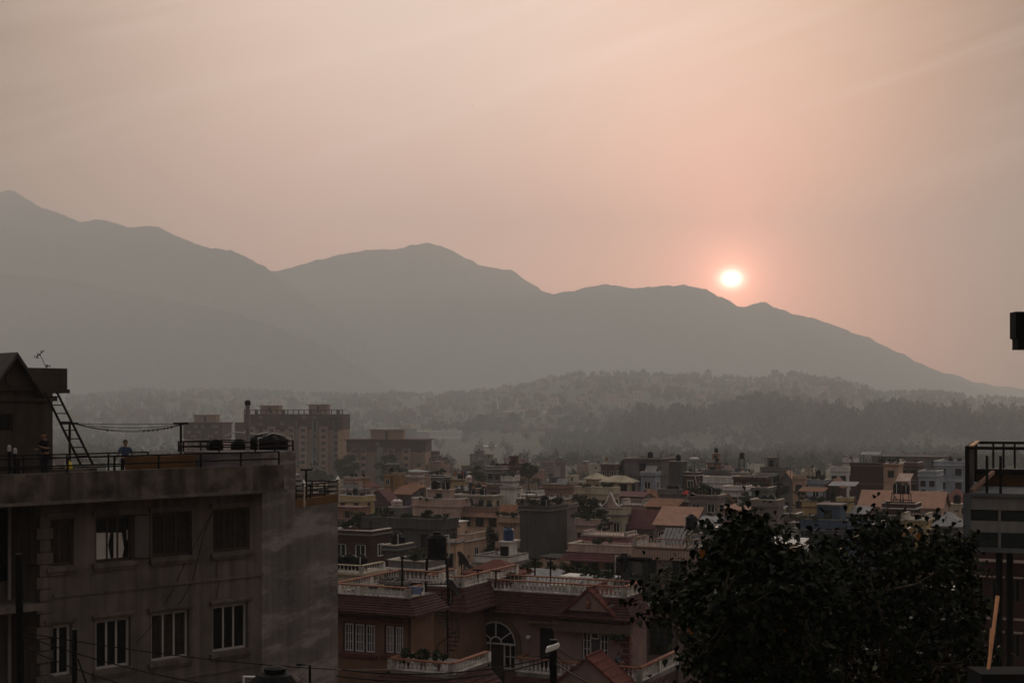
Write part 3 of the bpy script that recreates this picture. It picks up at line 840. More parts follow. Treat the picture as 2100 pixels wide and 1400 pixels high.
for rr, th in ((ra * .98, .09), (ra * .30, .08)):
    for k in range(seg): bars.bar((xc + rr * math.cos(math.pi * k / seg), -.05, zs + rr * math.sin(math.pi * k / seg)), (xc + rr * math.cos(math.pi * (k + 1) / seg), -.05, zs + rr * math.sin(math.pi * (k + 1) / seg)), .05, th)
bars.bar((xc - ra, -.05, zs), (xc + ra, -.05, zs), .05, .09)
bars.build('glazing_bars', WHITEF, fo)
ar = MB()
for k in range(seg):
    a, b = math.pi * k / seg, math.pi * (k + 1) / seg; r1, r2 = ra + .04, ra + .34
    ar.add([(xc + r * math.cos(q_), y_, zs + r * math.sin(q_)) for q_ in (a, b) for r in (r1, r2) for y_ in (-.14, 0)], [(0, 2, 6, 4), (2, 3, 7, 6), (0, 4, 5, 1)])
ar.box(xc - ra - .34, xc - ra - .04, -.13, 0, op_arch[2] - 1, zs).box(xc + ra + .04, xc + ra + .34, -.13, 0, zs - .5, zs)
ar.build('arch_trim', ARCH, f2)
MB().box(op_door[0] + .02, op_door[1] - .02, .15, .2, op_door[2], op_door[3] - .02).build('door', DOOR, f2)
wx0, wx1, wz0, wz1 = op_win; ww = (wx1 - wx0)
window(f2, wx0 + .01, wx0 + ww * .32, wz0, wz1, .2, 2, 3, .07)
window(f2, wx1 - ww * .32, wx1 - .01, wz0, wz1, .2, 2, 3, .07)
MB().box(wx0 + ww * .34, wx1 - ww * .34, .1, .15, wz0, wz1 - .45).build('door', mat('grey_door', (.06, .055, .055), .3, .7, 2), f2)
window(f2, wx0 + ww * .34, wx1 - ww * .34, wz1 - .42, wz1, .05, 1, 1, .06)
MB().box(op_door[0] - .6, op_door[0] + 1.6, -.5, 0, ze - .42, ze - .30).box(op_door[1] + .1, .25, -.45, 0, ze - .75, ze - .2).build('hood', ARCH, f2)
q = MB(); zz = ze - .9; k = 0
while zz > 0:
    q.box(-.32 - (.12 if k % 2 else 0), .04, -.04, .35 + (.15 if k % 2 else 0), zz - .22, zz); zz -= .32; k += 1
q.build('quoins', MAR, f2)
# roof terrace
xt0, xt1 = xl - .1, -.35
skirt(f2, xt0, xt1, .25, D2, zt_, ze, .75, left=False, rows=8)
MB().box(xt0, xt1, .25, D2, ze - .02, zt_ + .02).build('terrace_deck', CONCD, f2)
hb_ = G.zx(1205, xt1, .3) - zt_
balustrade(f2, [(xt0, .35), (xt1 - .05, .35), (xt1 - .05, D2 - .1), (xt0, D2 - .1)], zt_ + .02, .62, pitch=.25)
xg = G.x(1205, -.5); hg = (G.x(1258, -.5) - G.x(1160, -.5)) / 2
gb = gable(f2, xg, hg, G.z(1205, 1253, -.5), G.z(1205, 1212, -.5), -.55, 2.2, PK1, RED_T, .55)
MB().lathe([(.07, 0), (.16, .04), (.18, .3), (.10, .42), (.12, .5), (.10, .62), (.03, .68)], 8, (xg, -.40, G.z(1205, 1253, -.5) + .15)).build('plaster_idol', mat('painted_idol', (.18, .09, .06), .6, .8, 8), f2)
skirt(f2, xg - hg - .2, xg + hg + .2, -.2, 0, G.z(1205, 1253, -.5) - .03, G.z(1205, 1266, -.5) - .05, .45, 'dormer_apron', left=True, rows=3)
# balcony
xb0, xb1, yb_ = G.x(1060, -1.5), G.x(1314, -1.5), -1.5
MB().box(xb0, xb1, yb_, 0, zf - .25, zf).box(xb1 - .01, xb1 + .0, yb_, 0, zf - .25, zf).build('balcony_floor', CONC, f2)
MB().box(.001, xb1, 0, 4.5, zf - .25, zf - .002).build('balcony_return', CONC, f2)
balustrade(f2, [(xb0, 0), (xb0, yb_ + .1), (xb1 - .1, yb_ + .1), (xb1 - .1, 4.4)], zf, .78, pitch=.24)
skirt(f2, xb0 - .1, xb1, yb_, 2, zf - .25, zf - 1.3, 1.1, 'balcony_apron', left=True, rows=8)
xg2 = G.x(1205, -3.4)
gable(f2, xg2, 2.2, G.z(1205, 1400, -3.4) - .3, G.z(1205, 1352, -3.4), -3.6, -1.4, PK1, RED_T, .5, 'porch_gable')
MB().box(xg2 - 2, xg2 + 2, -3.3, 0, 0, G.z(1205, 1400, -3.4) - .31).build('porch', PK1, f2)
MB().tube([(xl - .25, -.2, 1), (xl - .25, -.2, ze - .1)], .06, 8).build('drain_pipe', LIL, f2)
MB().lathe([(.02, 0), (.10, .02), (.14, .12), (.10, .2), (.02, .22)], 10, (G.x(1086), -.18, G.z(1086, 1309))).build('wall_lamp', WHITEF, f2)

H_ = Frame(838, 66, -25.6)
f1 = H_.root('terracotta_villa', 'terracotta walled villa with white barred windows under a maroon tiled skirt', 'house')
ze1 = H_.zx(1262, .3, -.6); zt1 = H_.z(838, 1227); xl1 = H_.x(640)
o1 = [(H_.x(703), H_.x(769), H_.z(738, 1338), H_.z(738, 1277)), (H_.x(788), H_.x(827), H_.z(808, 1341), H_.z(808, 1282))]
zw = ze1
D1 = H_.y(890); 
wall_open(MB(), xl1, 0, 0, zw, o1, 0, .22).box(xl1, -.001, .225, D1, 0, zw).build('wall', OR1, f1)
for (x0, x1, z0, z1), n in zip(o1, (3, 2)):
    wn = window(f1, x0 + .01, x1 - .01, z0, z1, .17, n, 1, .10, BR)
    for i in range(n):
        a = (x1 - x0) / n
        wi = window(wn, .06 + a * i, a * (i + 1) - .07, .05, z1 - z0 - .06, -.04, 3, 3, .06, mat('lilac_grey_frame', (.48, .46, .48), .15, .5), 'casement')
    MB().box(x0 - .2, x1 + .2, -.3, 0, z1 + .22, z1 + .34).build('hood', MAR, f1)
    MB().box(x0 - .15, x1 + .15, -.12, 0, z0 - .2, z0 - .06).build('sill', MAR, f1)
skirt(f1, xl1, 0, 0, D1, zt1, ze1, .85, rows=7)
MB().box(xl1, 0, 0, D1, zw, zt1 - .0).build('terrace_deck', CONCD, f1)
balustrade(f1, [(xl1, .1), (-.1, .1), (-.1, D1 * .55)], zt1, .50, pitch=.24)
xlb = H_.x(697, 1.2)
balustrade(f1, [(H_.x(692, .3), .3), (H_.x(692, .3), 6.2), (-1.6, 6.2)], zt1 + .02, .50, pitch=.24)
# side balcony with its own skirt at lower right
zb1 = H_.zx(1365, 0, -1)
bx0, bx1 = H_.x(800, -1.8), H_.x(925, -1.8)
MB().box(bx0, bx1, -1.8, 1.8, zb1 - .2, zb1).build('balcony_floor', CONC, f1)
balustrade(f1, [(bx0, 0), (bx0, -1.7), (bx1, -1.7), (bx1, 1.8)], zb1, .50, pitch=.22)
skirt(f1, bx0 - .3, bx1, -1.8, 1.8, zb1 - .2, zb1 - 1.6, 1.5, 'balcony_apron', rows=8)
MB().box(bx0, bx1, -1.6, 1.8, 0, zb1 - 1.0).build('lower_wall', OR1, f1)
# rear wing between the villas
K = Frame(948, 78, -25.6)
fw = K.root('roof_wing', 'narrow terracotta wing with balustrade and tiled skirt between the two villas', 'house')
kz = K.z(948, 1205); kx = K.x(870)
MB().box(kx, 0, 0, 7, 0, kz - 1.25).build('wall', OR1, fw)
MB().box(kx, 0, 0, 7, kz - 1.25, kz).build('terrace_deck', CONCD, fw)
skirt(fw, kx, 0, 0, 7, kz - .02, kz - 1.25, .8, rows=6)
balustrade(fw, [(kx, 3.5), (kx, .1), (-.1, .1), (-.1, 7)], kz, .60, pitch=.24)
# third house: dark stair side right of the pink villa
T = Frame(1386, 92, -25.6)
f3 = T.root('shadowed_house', 'dark shadowed house with a barred stair window right of the pink villa', 'house')
zt3 = T.z(1386, 1250); tx = T.x(1318)
o3 = [(T.x(1330), T.x(1378), T.z(1354, 1345), T.z(1354, 1266))]
wall_open(MB(), tx, 0, 0, zt3, o3, 0, .4).box(tx, -.001, .41, 8, 0, zt3).build('wall', mat('shaded_pink', (.10, .07, .065), .4, .9, .8, .5), f3)  # pink wall with the shade it stands in put into its colour
window(f3, *o3[0][:2], o3[0][2], o3[0][3], .3, 3, 6, .05, BR)
MB().box(tx - .2, .3, -.2, 8, zt3, zt3 + .15).build('roof_slab', CONCD, f3)
# tall black tank on the steel tower
tw = W(896, 1245, 74)
tank((tw.x, tw.y, tw.z), 'large black water tank on the tall steel tower between the villas', 1.02, stand=(1245 - 1143) / F * 74)
# spiral rack of pots and stair at its foot
sp = empty('spiral_stair', (tw.x + .55, tw.y + .2, tw.z - 4.2), 0, label='dark spiral steel stair below the tank tower between the villas', cat='stair')
m = MB().tube([(0, 0, 0), (0, 0, 5)], .05, 8)
m.build('pole', STEEL, sp)
m = MB()
for k in range(24):
    a = k * .5; m.add([(0, 0, k * .2), (.6 * math.cos(a), .6 * math.sin(a), k * .2), (.6 * math.cos(a + .45), .6 * math.sin(a + .45), k * .2), (0, 0, k * .2 + .03), (.6 * math.cos(a), .6 * math.sin(a), k * .2 + .03), (.6 * math.cos(a + .45), .6 * math.sin(a + .45), k * .2 + .03)], [(0, 1, 2), (5, 4, 3), (1, 4, 5, 2), (0, 3, 4, 1), (2, 5, 3, 0)])
m.build('treads', STEEL, sp)
m = MB()
P = [(.6 * math.cos(k * .5), .6 * math.sin(k * .5), k * .2 + .8) for k in range(24)]
m.tube(P, .025, 5)
for p in P: m.bar(p, (p[0], p[1], p[2] - .8), .02)
m.build('handrail', STEEL, sp)
# things on the villa terraces
zt2 = zt_ + .03
def onG(px, y): return G.world(G.x(px, y), y, zt2)
for px, y, s_, k, lab in ((1050, 3, .9, 0, 'potted bush on the pink villa roof behind the white railing, left of the post pair'), (1085, 8, 1.0, 0, 'dark potted shrub at the far railing of the pink villa roof'),
                          (1160, 7, 1.1, 0, 'tall potted plant in a dark tub left of the white tarpaulin'), (1203, 4.5, 1.0, 2, 'potted plant standing behind the blue cloth on the white tarpaulin'),
                          (1240, 4, 1.3, 1, 'big bushy potted plant right of the white tarpaulin on the villa roof')):
    p = onG(px, y); plant(p, lab, s_, k)
p = onG(1190, 3.2)
tp_ = empty('tarpaulin_shed', p, G.rz, label='low white tin sheet shelter on the pink villa roof behind the gable', cat='shelter')
MB().box(-1.6, 1.8, .6, 2.2, 0, .55).build('wall', WHITE, tp_)
MB().box(-1.7, 1.9, -.6, .6, .10, .16).build('sheet', mat('cream_sheet', (.55, .50, .42), .2, .7), tp_)
cl = empty('blue_cloth', p + Vector((.15, -.1, .17)), 0, label='crumpled blue cloth thrown over the white sheet on the villa roof', cat='cloth')
m = MB()
n = 10
Vv = [((i / n - .5) * .9, (j / n - .5) * .6, .30 * math.exp(-((i / n - .6) ** 2 * 9 + (j / n - .5) ** 2 * 8)) + .04 * math.sin(i * 2.1 + j)) for j in range(n + 1) for i in range(n + 1)]
m.add(Vv, [(j * (n + 1) + i, j * (n + 1) + i + 1, (j + 1) * (n + 1) + i + 1, (j + 1) * (n + 1) + i) for j in range(n) for i in range(n)])
m.build('fabric', BLUE, cl, smooth=True)
for px, pyb, pyt, D, lab in ((980, 1202, 1168, 80, 'left black T post of the pair above the arched window'), (1017, 1203, 1170, 79.5, 'right black T post of the pair above the arched window'),
                             (1097, 1203, 1145, 83, 'left black T post of the taller pair on the pink villa roof'), (1129, 1205, 1145, 82, 'right black T post of the taller pair on the pink villa roof'),
                             (825, 1215, 1142, 70, 'thin black post beside the balustrade of the terracotta villa')):
    tpole(px, pyb, pyt, D, lab, .32 if D != 70 else .1, -25, .10)
for px, py, D, rz, s_, lab in ((947, 1178, 78, 75, 1.0, 'dark satellite dish above the wing between the villas'), (928, 1238, 73, 80, 1.0, 'dark satellite dish by the spiral stair'), (1274, 1212, 82, 70, 1.35, 'large dark satellite dish leaning beside the solar heater')):
    dish(W(px, py, D), R(rz), lab, s_, 55)
sh = empty('solar_heater', W(1290, 1216, 81), R(-25), label='solar water heater with dark glass tubes on the pink villa roof', cat='solar heater')
m = MB()
for k in range(12): m.tube([(-.55 + k * .1, -.5, .15), (-.55 + k * .1 + .35, .9, 1.75)], .03, 6)
m.build('glass_tubes', GLASS, sh)
MB().tube([(-.45, .95, 1.85), (1.0, .95, 1.85)], .14, 12).build('cylinder', STEEL, sh)
m = MB()
for x_ in (-.55, .9): m.bar((x_, .9, 0), (x_, .9, 1.8), .05).bar((x_ - .35, -.5, .1), (x_, .9, 1.7), .05)
m.build('frame', STEEL, sh)
tank(W(1280, 1212, 84), 'black water tank left of the solar heater on a stand', .95, stand=1.0)
bl_ = H_.world(H_.x(852, .3), .3, zt1 + .5)
e = empty('blue_towel', bl_, H_.rz, label='blue cloth draped over the corner of the terracotta villa balustrade', cat='cloth')
m = MB(); m.add([(-.35, -.12, -.25), (.35, -.12, -.32), (.38, -.05, .03), (-.38, -.05, .05), (-.35, .12, .04), (.35, .14, .02), (.3, .16, -.2), (-.3, .16, -.18)], [(0, 1, 2, 3), (3, 2, 5, 4), (4, 5, 6, 7)])
m.build('fabric', mat('grey_blue_cloth', (.12, .14, .22), .2, .8), e)
gr = empty('terrace_grass_bed', H_.world(H_.x(785, 4.5), 4.5, zt1 + .02), H_.rz, label='bed of long green grass on the terracotta villa terrace', cat='plant bed')
V, Q = leaf_cloud([(x_, y_, .12) for x_ in np.linspace(-1.2, 1.2, 9) for y_ in (-.3, 0, .3)], 900, .12, NR, .18, 1.2, .12)
link('grass', np_mesh('grass', V, Q, LEAF2), gr)
MB().box(-1.4, 1.4, -.5, .5, 0, .15).build('planter', CONC, gr)
for px, y, lab in ((868, -1.2, 'flowering pot on the balcony rail of the terracotta villa'), (835, -1.3, 'spindly potted plant at the left end of the terracotta villa balcony'), (900, -1.2, 'small pot on the right side of the terracotta villa balcony')):
    plant(H_.world(H_.x(px, y), y, zb1), lab, .8, 2)
e = plant(G.world(G.x(1263, -.45), -.45, G.z(1263, 1322, -.45)), 'hanging plant on the pink villa wall above the woman', .8, 1)
# street lamp in front
lp = W(1135, 1330, 42)
sl = empty('street_lamp', (lp.x, lp.y, 0), 0, label='street lamp with a pale slanted head on a dark pole before the pink villa', cat='street lamp')
MB().tube([(0, 0, 0), (0, 0, lp.z + .25)], .16, 10, .11).build('pole', BLACK, sl)
MB().box(-.10, .12, -.1, .1, lp.z + .0, lp.z + .28).build('fuse_box', BLACK, sl)
hd = MB().prism([(-.22, -.10), (.16, .04), (.20, .10), (.16, .16), (-.18, .04)], -.12, .12).build('lamp_head', mat('lamp_housing', (.62, .60, .55), .1, .4), sl, (-.02, -.2, lp.z + .05))
MB().prism([(-.20, -.125), (.14, .0), (.14, .03), (-.20, -.095)], -.10, .10).build('lens', mat('lamp_glass', (.4, .38, .33), .1, .2), hd)
LZ = lambda px, py, D: W(px, py, D)
T1 = lp + Vector((0, 0, .1))
for a, b, s_, lab in ((T1, W(1205, 1352, 70), .15, 'upper cable running from the street lamp to the pink villa porch'), (T1 - Vector((0, 0, .2)), W(1204, 1358, 70), .3, 'lower cable running from the street lamp to the pink villa porch'),
                      (T1 - Vector((0, 0, .3)), W(700, 1372, 40), .3, 'dark cable from the street lamp leftward under the terracotta villa'),
                      (T1 - Vector((0, 0, .4)), W(690, 1385, 40), .35, 'second dark cable sagging left from the street lamp'), (T1 - Vector((0, 0, .25)), W(1058, 1340, 72), .1, 'cable from the street lamp to the arched window'),
                      (T1 - Vector((0, 0, .5)), W(1500, 1480, 30), .3, 'dark cable from the street lamp toward the tree'),
                      (W(60, 1298, 33), W(690, 1372, 40), .12, 'long thin cable crossing the lower windows of the grey building'), (W(40, 1300, 31), W(600, 1420, 36), .25, 'lower thin cable crossing the grey building wall'),
                      (W(40, 1322, 31), W(500, 1440, 36), .3, 'thin sagging cable near the bottom left corner'), (W(690, 1372, 40), W(900, 1360, 60), .1, 'cable reaching the terracotta villa balcony'),
                      (W(160, 1350, 33), W(185, 1420, 33), .02, 'short stay wire beside the dark round pole')):
    cable([a, b], s_, .022 if 'dark' in lab or 'upper' in lab else .014, lab)
# ---------------------------------------------------------------- people
SKIN = mat('skin', (.20, .11, .075), .1, .6)
HAIR = mat('black_hair', (.008, .007, .007), .2, .6, 8)
def limb_chain(joints, edges):
    m = bpy.data.meshes.new('body')
    m.from_pydata([j[:3] for j in joints], edges, [])
    return m
def person(loc, rz, label, P, cloth, low, hair_back=0.0, scale=1.0):
    """one continuous skinned figure; P maps joint names to (x,y,z); clothes are children"""
    e = empty('person', loc, rz, label=label, cat='person'); e.scale = (scale,) * 3
    order = ['pelvis', 'waist', 'chest', 'neckb', 'neck', 'chin', 'head', 'crown', 'shl', 'ell', 'wrl', 'hal', 'shr', 'elr', 'wrr', 'har', 'hipl', 'knl', 'anl', 'tol', 'hipr', 'knr', 'anr', 'tor']
    rad = dict(pelvis=(.15, .11), waist=(.13, .10), chest=(.15, .11), neckb=(.08, .07), neck=(.055, .055), chin=(.07, .075), head=(.085, .10), crown=(.06, .07), shl=(.065, .065), ell=(.045, .045), wrl=(.03, .03), hal=(.035, .02),
               shr=(.065, .065), elr=(.045, .045), wrr=(.03, .03), har=(.035, .02), hipl=(.095, .095), knl=(.065, .065), anl=(.045, .045), tol=(.035, .03), hipr=(.095, .095), knr=(.065, .065), anr=(.045, .045), tor=(.035, .03))
    ed = [(0, 1), (1, 2), (2, 3), (3, 4), (4, 5), (5, 6), (6, 7), (2, 8), (8, 9), (9, 10), (10, 11), (2, 12), (12, 13), (13, 14), (14, 15), (0, 16), (16, 17), (17, 18), (18, 19), (0, 20), (20, 21), (21, 22), (22, 23)]
    def skinned(name, names, mt, grow=1.0, extra=()):
        idx = {order.index(n): k for k, n in enumerate(names)}
        E = [(idx[a], idx[b]) for a, b in ed if a in idx and b in idx]
        vs = [Vector(P[n]) for n in names]
        rs = [rad[n] for n in names]
        for fr_, to, r in extra:
            vs.append(Vector(to)); rs.append((r, r)); E.append((fr_ if isinstance(fr_, int) else names.index(fr_), len(vs) - 1))
        m = bpy.data.meshes.new(name); m.from_pydata(vs, E, []); m.materials.append(mt)
        o = link(name, m, e)
        md = o.modifiers.new('skin', 'SKIN'); md.use_smooth_shade = True
        sv = m.skin_vertices[0].data if m.skin_vertices else None
        if sv is None:
            bpy.context.view_layer.objects.active = o
            bpy.ops.mesh.customdata_skin_add()
            sv = m.skin_vertices[0].data
        for k, r in enumerate(rs):
            sv[k].radius = (r[0] * grow, r[1] * grow)
        sv[0].use_root = True
        s2 = o.modifiers.new('sub', 'SUBSURF'); s2.levels = 2; s2.render_levels = 2
        return o
    fing = []
    for h, wr, s in (('hal', 'wrl', -1), ('har', 'wrr', 1)):
        hv, wv = Vector(P[h]), Vector(P[wr]); d = (hv - wv).normalized(); sd = d.cross(Vector((0, 1, .2))).normalized()
        for k, (off, ln) in enumerate(((-.03, .065), (-.01, .08), (.01, .075), (.03, .06))):
            fing.append((h, hv + d * ln + sd * off + Vector((0, -.015, 0)), .009))
        fing.append((wr, wv.lerp(hv, .55) + sd * .055 * s, .010))
    hd = Vector(P['head'])
    body = skinned('body', order, SKIN, 1.0, fing)
    top = skinned('shirt', ['pelvis', 'waist', 'chest', 'neckb', 'shl', 'ell', 'shr', 'elr'], cloth, 1.16)
    tr = skinned('trousers', ['pelvis', 'hipl', 'knl', 'anl', 'hipr', 'knr', 'anr'], low, 1.22)
    f = (Vector(P.get('face', (0, -1, 0)))).normalized(); rt = f.cross(Vector((0, 0, 1))).normalized()
    m = MB()
    for s in (-1, 1): m.lathe([(.001, -.012), (.011, 0), (.001, .012)], 6, tuple(hd + f * .093 + rt * .035 * s + Vector((0, 0, .005))))
    m.build('eyes', HAIR, e)
    m = MB(); p = hd + f * .10; m.add([p + Vector((0, 0, .01)), p + rt * .016 - Vector((0, 0, .03)), p - rt * .016 - Vector((0, 0, .03)), p + f * .028 - Vector((0, 0, .025))], [(0, 1, 3), (0, 3, 2), (1, 2, 3)])
    p = hd + f * .088 - Vector((0, 0, .055)); m.bar(p - rt * .025, p + rt * .025, .012, .010)
    for s in (-1, 1): m.lathe([(.005, -.03), (.018, -.01), (.018, .02), (.005, .03)], 6, tuple(hd + rt * .092 * s))
    m.build('face_features', SKIN, e)
    hr = MB(); n = 12
    rings = []
    for i in range(7):
        ph = math.pi * .62 * i / 6
        for k in range(n):
            th = 2 * math.pi * k / n
            dv = rt * math.cos(th) * math.sin(ph) * .102 + f * math.sin(th) * math.sin(ph) * .115 + Vector((0, 0, math.cos(ph) * .125))
            if math.sin(th) > .2 and i > 3: dv = rt * math.cos(th) * math.sin(math.pi * .31) * .102 + f * math.sin(th) * math.sin(math.pi * .31) * .112 + Vector((0, 0, math.cos(math.pi * .31) * .125))
            rings.append(hd + dv + Vector((0, 0, .01)) - f * .008)
    hr.add(rings, [(i * n + k, i * n + (k + 1) % n, (i + 1) * n + (k + 1) % n, (i + 1) * n + k) for i in range(6) for k in range(n)])
    if hair_back:
        c_ = hd - f * .09
        hr.add([c_ + rt * a - f * b - Vector((0, 0, z_)) for z_ in (-.02, hair_back * .5, hair_back) for a, b in ((-.08, -.03), (-.05, .03), (.05, .03), (.08, -.03))],
               [(i * 4 + k, i * 4 + (k + 1) % 4, (i + 1) * 4 + (k + 1) % 4, (i + 1) * 4 + k) for i in range(2) for k in range(4)] + [(8, 9, 10, 11)])
    hr.build('hair', HAIR, e, smooth=True)
    return e
STAND = dict(pelvis=(0, 0, .92), waist=(0, 0, 1.08), chest=(0, 0, 1.30), neckb=(0, 0, 1.42), neck=(0, -.01, 1.48), chin=(0, -.03, 1.54), head=(0, -.02, 1.61), crown=(0, 0, 1.68),
             hipl=(-.10, 0, .86), knl=(-.12, -.02, .48), anl=(-.13, .02, .09), tol=(-.14, -.14, .04), hipr=(.10, 0, .86), knr=(.13, -.03, .48), anr=(.14, .02, .09), tor=(.15, -.14, .04),
             shl=(-.19, 0, 1.36), ell=(-.30, .02, 1.12), wrl=(-.40, -.04, .92), hal=(-.43, -.06, .85), shr=(.19, 0, 1.36), elr=(.28, .03, 1.12), wrr=(.33, -.03, .90), har=(.34, -.05, .83))
bd = W(257, 960, 50.8)
zdk = zdeck
sc_b = (20 - (901 - 835) / F * 50.8 - zdk) / 1.74
person((bd.x, bd.y, zdk), R(18), 'boy in a blue and grey shirt walking on the grey roof with his arms out', STAND, mat('blue_grey_shirt', (.045, .06, .11), .4, .9, 9), mat('dark_shorts', (.012, .012, .016), .2, .9), 0, sc_b)
P2 = dict(STAND)
P2.update(ell=(-.27, -.10, 1.12), wrl=(-.12, -.30, 1.10), hal=(-.05, -.36, 1.12), elr=(.30, -.05, 1.14), wrr=(.30, -.28, 1.18), har=(.28, -.36, 1.22), neck=(0, -.03, 1.48), chin=(.02, -.07, 1.53), head=(.03, -.07, 1.60), crown=(.03, -.05, 1.67), face=(.8, -.6, 0))
pd = W(92, 960, 50.4)
sc_p = (20 - (884 - 835) / F * 50.4 - zdk) / 1.74
person((pd.x, pd.y, zdk), R(-40), 'person in a black jacket standing beside the stair room on the left roof', P2, mat('black_jacket', (.008, .008, .009), .2, .9), mat('blue_jeans', (.012, .014, .02), .3, .9, 6), 0, sc_p)
P3 = dict(STAND)
P3.update(chest=(0, -.10, 1.28), neckb=(0, -.15, 1.39), neck=(0, -.18, 1.44), chin=(0, -.23, 1.49), head=(0, -.22, 1.56), crown=(0, -.20, 1.63), shl=(-.18, -.12, 1.32), shr=(.18, -.12, 1.32),
          ell=(-.24, -.30, 1.08), wrl=(-.08, -.48, 1.04), hal=(-.01, -.50, 1.03), elr=(.24, -.30, 1.08), wrr=(.10, -.47, 1.06), har=(.03, -.50, 1.05), face=(0, -1, -.2))
pw = G.world(G.x(1264, -1.0), -1.0, zf)
person(pw, R(62), 'woman with dark hair in a grey blue top leaning on the pink villa balcony', P3, mat('grey_blue_top', (.07, .08, .10), .3, .9, 6), mat('dark_skirt', (.02, .02, .025), .2, .9), .26, .86)
# ---------------------------------------------------------------- the town
WC = dict(cream=(.36, .31, .23), yellow=(.36, .27, .13), pink=(.36, .26, .225), salmon=(.33, .19, .14), peach=(.38, .26, .19), grey=(.19, .175, .17), dgrey=(.10, .095, .097), white=(.48, .46, .44),
          lblue=(.22, .25, .30), blue=(.085, .125, .19), brick=(.15, .065, .052), dbrick=(.10, .048, .045), brown=(.17, .115, .09), beige=(.27, .22, .20), purple=(.16, .11, .14), green=(.16, .19, .17), ochre=(.33, .17, .06), maroon=(.13, .045, .04))
for _k in WC: WC[_k] = tuple(x * (1.15 if sum(WC[_k]) > .7 else .72) for x in WC[_k])
def wm(c):
    if 'brick' in c: return mat('wall_' + c, WC[c], .3, .9, .6, .25, brick=(3.0, .55))
    return mat('wall_' + c, WC[c], .28, .88, .5, .4)
COPC = mat('pale_coping', (.42, .37, .31), .3, .7, 2)
TINR = mat('orange_tin_roof', (.34, .18, .125), .25, .55, 1.2, .2, wave=('X', 3.0))
TIN2 = mat('rust_tin_roof', (.20, .085, .045), .4, .7, 1.2, .3, wave=('X', 3.0))
GTIN = mat('grey_tin_roof', (.20, .20, .21), .3, .5, 1.2, .3, wave=('X', 3.0))
MARR = mat('maroon_roof', (.11, .045, .045), .3, .75, 2)
ROOFD = mat('roof_screed', (.15, .135, .125), .4, .9, .8, spot=.3)
RM = dict(orange=TINR, rust=TIN2, gtin=GTIN, maroon=MARR, tiles=RED_T, white=WHITE, grey=CONC, dark=CONCD, cream=wm('cream'), pink=wm('pink'), salmon=wm('salmon'))
_D = np.array([100, 150, 200, 265, 330, 400, 500, 600, 700, 900.]); _Y = np.array([835 + (20 - base_z(d) - 9.5) / d * F for d in _D])
def autoD(y): return float(np.interp(y, _Y[::-1], _D[::-1]))
HS = []
def gable_roof(parent, x0, x1, y0, y1, z, h, mt, wallm, axis='x', over=.4):
    m = MB(); g = MB()
    if axis == 'x':
        ym = (y0 + y1) / 2; a = (x0 - over, x1 + over)
        for s in (-1, 1):
            ye = y0 - over if s < 0 else y1 + over
            m.add([(a[0], ye, z - .1), (a[1], ye, z - .1), (a[1], ym, z + h), (a[0], ym, z + h), (a[0], ye, z - .22), (a[1], ye, z - .22), (a[1], ym, z + h - .12), (a[0], ym, z + h - .12)],
                  [(0, 1, 2, 3), (7, 6, 5, 4), (0, 4, 5, 1), (1, 5, 6, 2), (3, 7, 4, 0)])
        g.add([(x0, y0, z - .05), (x0, y1, z - .05), (x0, ym, z + h - .15), (x1, y0, z - .05), (x1, y1, z - .05), (x1, ym, z + h - .15)], [(0, 1, 2), (5, 4, 3)])
    else:
        xm = (x0 + x1) / 2; a = (y0 - over, y1 + over)
        for s in (-1, 1):
            xe = x0 - over if s < 0 else x1 + over
            m.add([(xe, a[0], z - .1), (xe, a[1], z - .1), (xm, a[1], z + h), (xm, a[0], z + h), (xe, a[0], z - .22), (xe, a[1], z - .22), (xm, a[1], z + h - .12), (xm, a[0], z + h - .12)],
                  [(0, 1, 2, 3), (7, 6, 5, 4), (0, 4, 5, 1), (3, 7, 4, 0), (2, 6, 7, 3)])
        g.add([(x0, y0, z - .05), (x1, y0, z - .05), (xm, y0, z + h - .15), (x0, y1, z - .05), (x1, y1, z - .05), (xm, y1, z + h - .15)], [(0, 1, 2), (5, 4, 3)])
    r = m.build('roof', mt, parent); g.build('gable_wall', wallm, parent)
    return r
